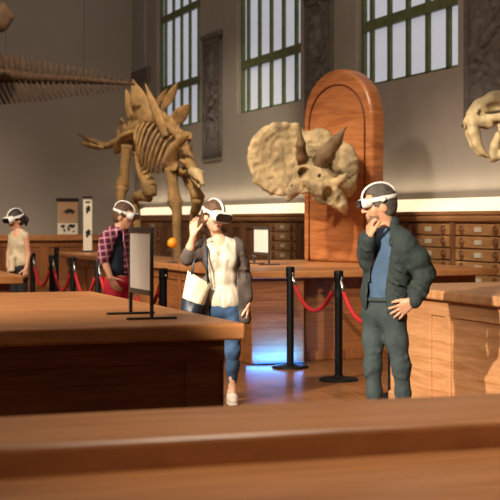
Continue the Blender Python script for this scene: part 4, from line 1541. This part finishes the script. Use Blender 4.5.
# ---------------- the woman with the tote bag
T = Fig('woman', 230, 11.65, 'person in cream top and grey cardigan, one hand raised beside headset')
fb = unit((.22, -.97, 0)); sh = unit((.97, .22, 0))
RB3 = np.array([sh, fb, Z1]).T
H = T(214, 216.2, -.02)
f, u, s = frame3((.62, -.75, -.2), (.12, 0, 1))
def wom_torso(F_, o, k=.05):
    F_.ell(T(220.5, 254), (.142 + o, .088 + o, .14 + o), RB3, k)
    F_.ell(T(223, 276), (.115 + o, .082 + o, .14 + o), RB3, k)
    F_.ell(T(225, 299), (.13 + o, .092 + o, .11 + o), RB3, k)
    for px_ in (214, 229): F_.ell(T(px_, 260, -.050), (.058 + o * .6, .045 + o, .06 + o * .5), None, .06)
    F_.cone(T(206, 245, .0), T(236, 246, .02), .042 + o, .042 + o, k)
    return F_
B = Field()
add_head(B, H, f, u, s, .96, False, T(219, 238, .01))
wom_torso(B, -.004)
hip_l, kn_l, an_l = T(217, 313, .02), T(214, 352, .05), V3(-.16, .36, .10)
hip_r, kn_r, an_r = T(232, 313, -.0), T(232.5, 350, -.06), T(232.3, 387, .0)
B.ell(T(225, 310), (.14, .095, .10), RB3, .05)
B.chain([hip_l, kn_l, an_l], [.07, .048, .03], .03)
B.chain([hip_r, kn_r, an_r], [.07, .048, .03], .03)
B.chain([an_r, V3(an_r[0], -.03, .05), V3(an_r[0] + .01, -.12, .03)], [.03, .032, .026], .02)
B.chain([an_l, V3(an_l[0], .33, .05), V3(an_l[0], .26, .03)], [.03, .032, .026], .02)
SL, EL, WL = T(203.5, 248, -.0), T(188, 258, -.09), T(194.3, 235, -.17)
SR, ER, WR = T(238, 249, .02), T(245.5, 279, .05), T(248, 304, -.02)
B.chain([SL, EL, T(191, 247, -.13), WL], [.042, .038, .034, .024], .02)
B.chain([SR, ER, WR], [.042, .036, .024], .03)
add_hand(B, WL, V3(.02, -.02, 1), V3(.75, -.3, .2), V3(.35, -.8, -.1), curl=(.15, .3, .3), spread=.14, k=.92, thumb=.7)
add_hand(B, WR, V3(.02, -.1, -1), V3(-.3, -.9, .05), V3(-.9, .25, 0), curl=(.25, .35, .3), spread=.08, k=.92, thumb=.5)
T.put(B, 'body', 'skin_pale', .0056)
HC = hair_cap(H, f, u, s, .96, .016, .055, .07, -.10)
HC.chain([H - f * .08 - u * .02, H - f * .10 - u * .1, T(222, 240, .09), T(224, 252, .13)], [.06, .055, .055, .03], .03)
HC.chain([H - f * .05 - u * .06 + s * .05, T(226, 236, .05), T(233, 246, .03), T(240, 258, .0)], [.03, .03, .03, .012], .03)
T.put(HC, 'hair', 'hair_brown', .0065, wrinkle=.004, wfreq=45)
headset(T, H, f, u, s, 1.06, .12, .006, 1.3)
LP = Field().cone(H + f * .0865 - u * .0605 - s * .018, H + f * .0865 - u * .0605 + s * .018, .0085, .0085, .0)
LP.cone(H + f * .0845 - u * .071 - s * .014, H + f * .0845 - u * .071 + s * .014, .009, .009, .002)
T.put(LP, 'lips', 'lips', .005)
# cream top with a scooped neck
S_ = wom_torso(Field(), .010)
S_.ell(T(225, 300), (.145, .105, .12), RB3, .05)
S_.keep(V3(.1, 0, -1) / 1.005, (-T(225, 307)[2]) / 1.005)
S_.ell(T(218.5, 237, -.10), (.070, .13, .085), None, .015, sub=True)
for x0_, x1_ in ((190, 205.5), (236.5, 252)): S_.cut([(V3(1, 0, 0), T(x1_, 0)[0]), (V3(-1, 0, 0), -T(x0_, 0)[0])], T(190, 262, -.3), T(252, 232, .3))
for a_, b_, y0_, y1_ in ((214, 217, 262, 303), (222, 221, 266, 304), (229, 227, 262, 303), (234, 233, 270, 303), (218, 224, 250, 258)):
    S_.chain([T(a_, y0_, -.112), T((a_ + b_) / 2, (y0_ + y1_) / 2, -.112), T(b_, y1_, -.125)], [.004, .011, .009], .02, sub=True)
T.put(S_, 'cream_top', 'top_white', .007, wrinkle=.0028, wfreq=36, seed=2, wz=.4)
J = Field()
J.ell(T(225, 308), (.15, .107, .11), RB3, .05)
J.chain([hip_l, kn_l, V3(an_l[0], an_l[1], .17)], [.085, .062, .045], .04)
J.chain([hip_r, T(232.5, 332, -.045), kn_r, T(232.8, 366, -.03), T(232.5, 382, .0)], [.086, .075, .06, .052, .038], .04)
J.keep(V3(0, 0, 1), T(0, 300)[2])
J.keep(V3(0, 0, -1), -T(0, 383.5)[2])
T.put(J, 'jeans', 'jeans_blue', .007, wrinkle=.0025, wfreq=40, seed=4)
# long open cardigan
K = wom_torso(Field(), .026)
K.ell(T(225, 303), (.165, .125, .20), RB3, .05)
K.chain([SL, T(196, 254, -.05), EL, T(189.5, 252.5, -.115)], [.062, .06, .056, .054], .03)
K.chain([SR, T(242, 264, .035), ER, T(247.5, 297, .0)], [.064, .056, .05, .044], .03)
K.chain([T(208, 285, -.02), T(206, 318, -.03)], [.075, .085], .05)
K.chain([T(240, 285, .0), T(243, 318, .0)], [.06, .07], .05)
K.keep(V3(0, 0, -1), -T(0, 324)[2])
opening(K, ((206.5, 234), (210, 326)), ((234.5, 234), (239.5, 326)), .04, T(195, 330, -.5), T(250, 228, .3))
K.cut([(V3(-1, 0, 0), -T(206.5, 0)[0]), (V3(1, 0, 0), T(234.5, 0)[0]), (V3(0, 1, 0), .05)], T(205, 248, -.5), T(236, 226, .3))
folds(K, SL, EL, .06, 4, 11, .009)
folds(K, SR, ER, .06, 4, 12, .009)
for x_, s_ in ((208, 1), (242, 2), (246, 3)): K.chain([T(x_, 258, -.10), T(x_ - 1, 290, -.105), T(x_ + 1, 322, -.115)], [.006, .012, .010], .02, sub=True)
T.put(K, 'cardigan', 'cardigan', .007, wrinkle=.0028, wfreq=34, seed=5, wz=.45)
shoe(T, an_r, (.06, -1), 'shoe', .006, .25)
shoe(T, an_l, (0, -1), 'shoe', .008, .25)
woman = T
# tote bag
c_ = [T(188.5, 270, -.22), T(211.5, 284, -.22), T(201.5, 313, -.22), T(181, 308, -.22)]
tb = empty('tote_bag', tuple(T.M @ Vector(T(192, 312, -.16))), 0, 'cream canvas tote bag with navy bottom hanging from the arm of the woman', 'bag')
def bagquad(t0, t1, bulge, inset=0.0, dback=.13):
    """slab of the bag between two heights t (0 top, 1 bottom)"""
    v, f_ = [], []
    nu, nv = 14, 12
    for sgn in (-1, 1):
        for j in range(nv):
            t = t0 + (t1 - t0) * j / (nv - 1)
            for i in range(nu):
                q = i / (nu - 1)
                p = (c_[0] * (1 - q) + c_[1] * q) * (1 - t) + (c_[3] * (1 - q) + c_[2] * q) * t
                w_ = (math.sin(math.pi * q) ** .5 if 0 < q < 1 else 0) * (.035 + bulge * t ** .7)
                fold = .006 * math.sin(9 * q + 5 * t) * math.sin(math.pi * q)
                v.append(T.M @ Vector(p + V3(0, .07 + sgn * w_ + fold, 0)))
    N = nu * nv
    for k_ in range(2):
        for j in range(nv - 1):
            for i in range(nu - 1):
                a = k_ * N + j * nu + i
                f_.append((a, a + 1, a + nu + 1, a + nu))
    for i in range(nu - 1):
        f_.append(((nv - 1) * nu + i, (nv - 1) * nu + i + 1, N + (nv - 1) * nu + i + 1, N + (nv - 1) * nu + i))
    return MB().add(v, f_)
bagquad(0, .72, .06).build('canvas_body', M['canvas'], tb, smooth=True)
bagquad(.70, 1.0, .062).build('navy_bottom', M['navy'], tb, smooth=True)
tag(tb.children[-1], 'dark navy leather bottom')
for dy_ in (-.03, .03):
    pts = [T(192.5, 273.5, -.15 + dy_), T(194, 262, -.10 + dy_), T(199, 249.5, -.085 + dy_ * .4), T(203, 241.0, -.05 + dy_ * .3), T(206, 240.5, .02), T(207.5, 249, -.125 + dy_ * .2), T(207.5, 265, -.15 + dy_), T(208, 282.5, -.15 + dy_)]
    MB().tube([T.M @ Vector(p) for p in pts], .009, 8, .5).build('strap', M['navy'], tb, smooth=True)

# ---------------- the man in plaid behind the big sign
T = Fig('plaid', 117, 14.0, 'person in magenta plaid shirt and red trousers, hand in pocket')
fb = unit((.8, -.6, 0)); sh = unit((-.6, -.8, 0))
RB3 = np.array([sh, fb, Z1]).T
H = T(124.2, 215.8, 0)
f, u, s = frame3((.93, -.33, -.16))
def pl_torso(F_, o, k=.05):
    F_.ell(T(117.5, 247), (.175 + o, .105 + o, .17 + o), RB3, k)
    F_.ell(T(118, 266), (.155 + o, .10 + o, .16 + o), RB3, k)
    F_.cone(T(111, 237, -.12), T(125, 237, .12), .055 + o, .055 + o, k)
    return F_
B = Field()
add_head(B, H, f, u, s, 1.0, True, T(119, 232, .0))
pl_torso(B, -.012)
B.ell(T(118, 281), (.14, .1, .1), RB3, .05)
hip_l, kn_l, an_l = T(114, 286, -.08), T(116, 325, -.10), V3(-.02, -.08, .09)
hip_r, kn_r, an_r = T(121, 286, .06), T(124, 325, .06), V3(.05, .12, .09)
B.chain([hip_l, kn_l, an_l], [.07, .05, .035], .03).chain([hip_r, kn_r, an_r], [.07, .05, .035], .03)
for an in (an_l, an_r): B.chain([an, an + V3(.05, -.03, -.045), an + V3(.13, -.09, -.055)], [.035, .034, .028], .02)
B.chain([T(108.5, 239, -.14), T(105.5, 259, -.13), T(112.5, 277, -.2)], [.05, .042, .03], .02)
add_hand(B, T(112.5, 277, -.2), V3(.5, .1, -.9), V3(.75, -.4, .4), V3(.4, .8, 0), curl=(.1, .2, .2), k=1.0)
B.chain([T(127, 239, .14), T(131, 262, .14), T(134, 282, .05)], [.05, .042, .028], .02)
add_hand(B, T(134, 282, .05), V3(.1, -.1, -1), V3(.6, -.6, 0), V3(-.6, -.6, 0))
T.put(B, 'body', 'skin', .0085)
T.put(hair_cap(H, f, u, s, 1.0, .012, .05, .07, -.08), 'hair', 'hair_brown', .009)
headset(T, H, f, u, s, 1.08, .14, .008)
S_ = pl_torso(Field(), .006); S_.keep(V3(0, 0, -1), -T(0, 279)[2])
T.put(S_, 'tee_shirt', 'navy_tee', .009, wrinkle=.003, wfreq=24)
K = pl_torso(Field(), .026)
K.chain([T(108.5, 240, -.14), T(105.8, 258.5, -.13)], [.085, .072], .03)
K.chain([T(126.5, 240, .14), T(130.5, 259, .14)], [.08, .068], .03)
K.chain([T(113, 229, -.05), T(120, 232.5, -.12), T(124, 240, -.16)], [.04, .045, .03], .03)
K.chain([T(119, 226, .06), T(124, 231, .02)], [.04, .03], .03)
K.keep(unit((-.22, 0, -1)), unit((-.22, 0, -1)) @ T(117, 272))
opening(K, ((117.5, 240), (110.5, 262)), ((124.5, 232), (125, 280)), .02, T(104, 285, -.5), T(130, 234, .3))
T.put(K, 'plaid_shirt', 'plaid', .009, wrinkle=.005, wfreq=22, seed=2)
J = Field()
J.ell(T(118, 281), (.155, .115, .1), RB3, .05)
J.chain([hip_l, kn_l, V3(an_l[0], an_l[1], .1)], [.09, .068, .055], .04)
J.chain([hip_r, kn_r, V3(an_r[0], an_r[1], .1)], [.09, .068, .055], .04)
J.keep(V3(0, 0, 1), T(0, 276)[2]); J.keep(V3(0, 0, -1), -.06)
T.put(J, 'trousers', 'red_pants', .009, wrinkle=.004, wfreq=28)
for an in (an_l, an_r): shoe(T, an, (.8, -.6), 'cloth_dark', .01)

# ---------------- the woman in beige far left
T = Fig('beige', 18.5, 18.0, 'person in sleeveless beige shirt and black trousers at far left')
fb = unit((-.55, -.83, 0)); sh = unit((.83, -.55, 0))
RB3 = np.array([sh, fb, Z1]).T
H = T(15.4, 219.8, 0)
f, u, s = frame3((-.76, -.62, -.2))
def be_torso(F_, o, k=.05):
    F_.ell(T(18.5, 242.5), (.135 + o, .088 + o, .16 + o), RB3, k)
    F_.ell(T(18.5, 256), (.115 + o, .085 + o, .14 + o), RB3, k)
    F_.cone(T(11, 236, .1), T(26.5, 236, -.08), .04 + o, .04 + o, k)
    return F_
B = Field()
add_head(B, H, f, u, s, .95, False, T(18, 235, .0))
be_torso(B, -.008)
B.ell(T(18.5, 268), (.135, .1, .1), RB3, .05)
hip_l, kn_l, an_l = T(13.5, 272, .05), T(13, 302, .02), V3(-.07, .06, .09)
hip_r, kn_r, an_r = T(22, 272, -.03), T(23, 302, -.06), V3(.07, .0, .09)
B.chain([hip_l, kn_l, an_l], [.07, .05, .033], .03).chain([hip_r, kn_r, an_r], [.07, .05, .033], .03)
for an in (an_l, an_r): B.chain([an, an + V3(-.03, -.05, -.045), an + V3(-.08, -.12, -.06)], [.033, .032, .026], .02)
B.chain([T(27, 237, -.09), T(29.3, 254, -.08), T(28, 268, -.14)], [.043, .035, .024], .02)
add_hand(B, T(28, 268, -.14), V3(-.1, -.2, -1), V3(-.8, -.6, 0), V3(-.5, .6, 0), k=.92)
B.chain([T(10.5, 237, .1), T(8, 253, .08), T(8.5, 266, -.06)], [.043, .035, .024], .02)
add_hand(B, T(8.5, 266, -.06), V3(.1, -.3, -1), V3(.3, -.8, 0), V3(.8, .3, 0), k=.92)
T.put(B, 'body', 'skin', .0095)
HC = hair_cap(H, f, u, s, .95, .016, .05, .07, -.08)
HC.chain([H - f * .11 + u * .02, H - f * .15 - u * .03, H - f * .14 - u * .1], [.04, .038, .015], .02)
T.put(HC, 'hair', 'hair_dark', .01)
headset(T, H, f, u, s, 1.08, .1, .009, 1.2)
S_ = be_torso(Field(), .014)
S_.ell(T(18.5, 262), (.15, .115, .10), RB3, .05)
S_.chain([T(14, 258, -.12), T(13.5, 270, -.15)], [.05, .04], .03)
S_.keep(V3(0, 0, -1), -T(0, 271)[2])
S_.ell(T(16.5, 233, -.10), (.05, .1, .06), None, .015, sub=True)
o = T.put(S_, 'beige_shirt', 'beige', .0095, wrinkle=.006, wfreq=30)
BL = Field().ell(T(18.5, 258), (.138, .108, .035), RB3, .0).ell(T(14.5, 258.5, -.12), (.04, .03, .035), None, .02)
T.put(BL, 'waist_tie', 'beige', .009, o)
J = Field()
J.ell(T(18.5, 268), (.148, .112, .09), RB3, .05)
J.chain([hip_l, kn_l, V3(an_l[0], an_l[1], .1)], [.085, .062, .05], .04)
J.chain([hip_r, kn_r, V3(an_r[0], an_r[1], .1)], [.085, .062, .05], .04)
J.keep(V3(0, 0, -1), -.06)
T.put(J, 'trousers', 'black_cloth', .01)
for an in (an_l, an_r): shoe(T, an, (-.5, -.85), 'cloth_dark', .01)
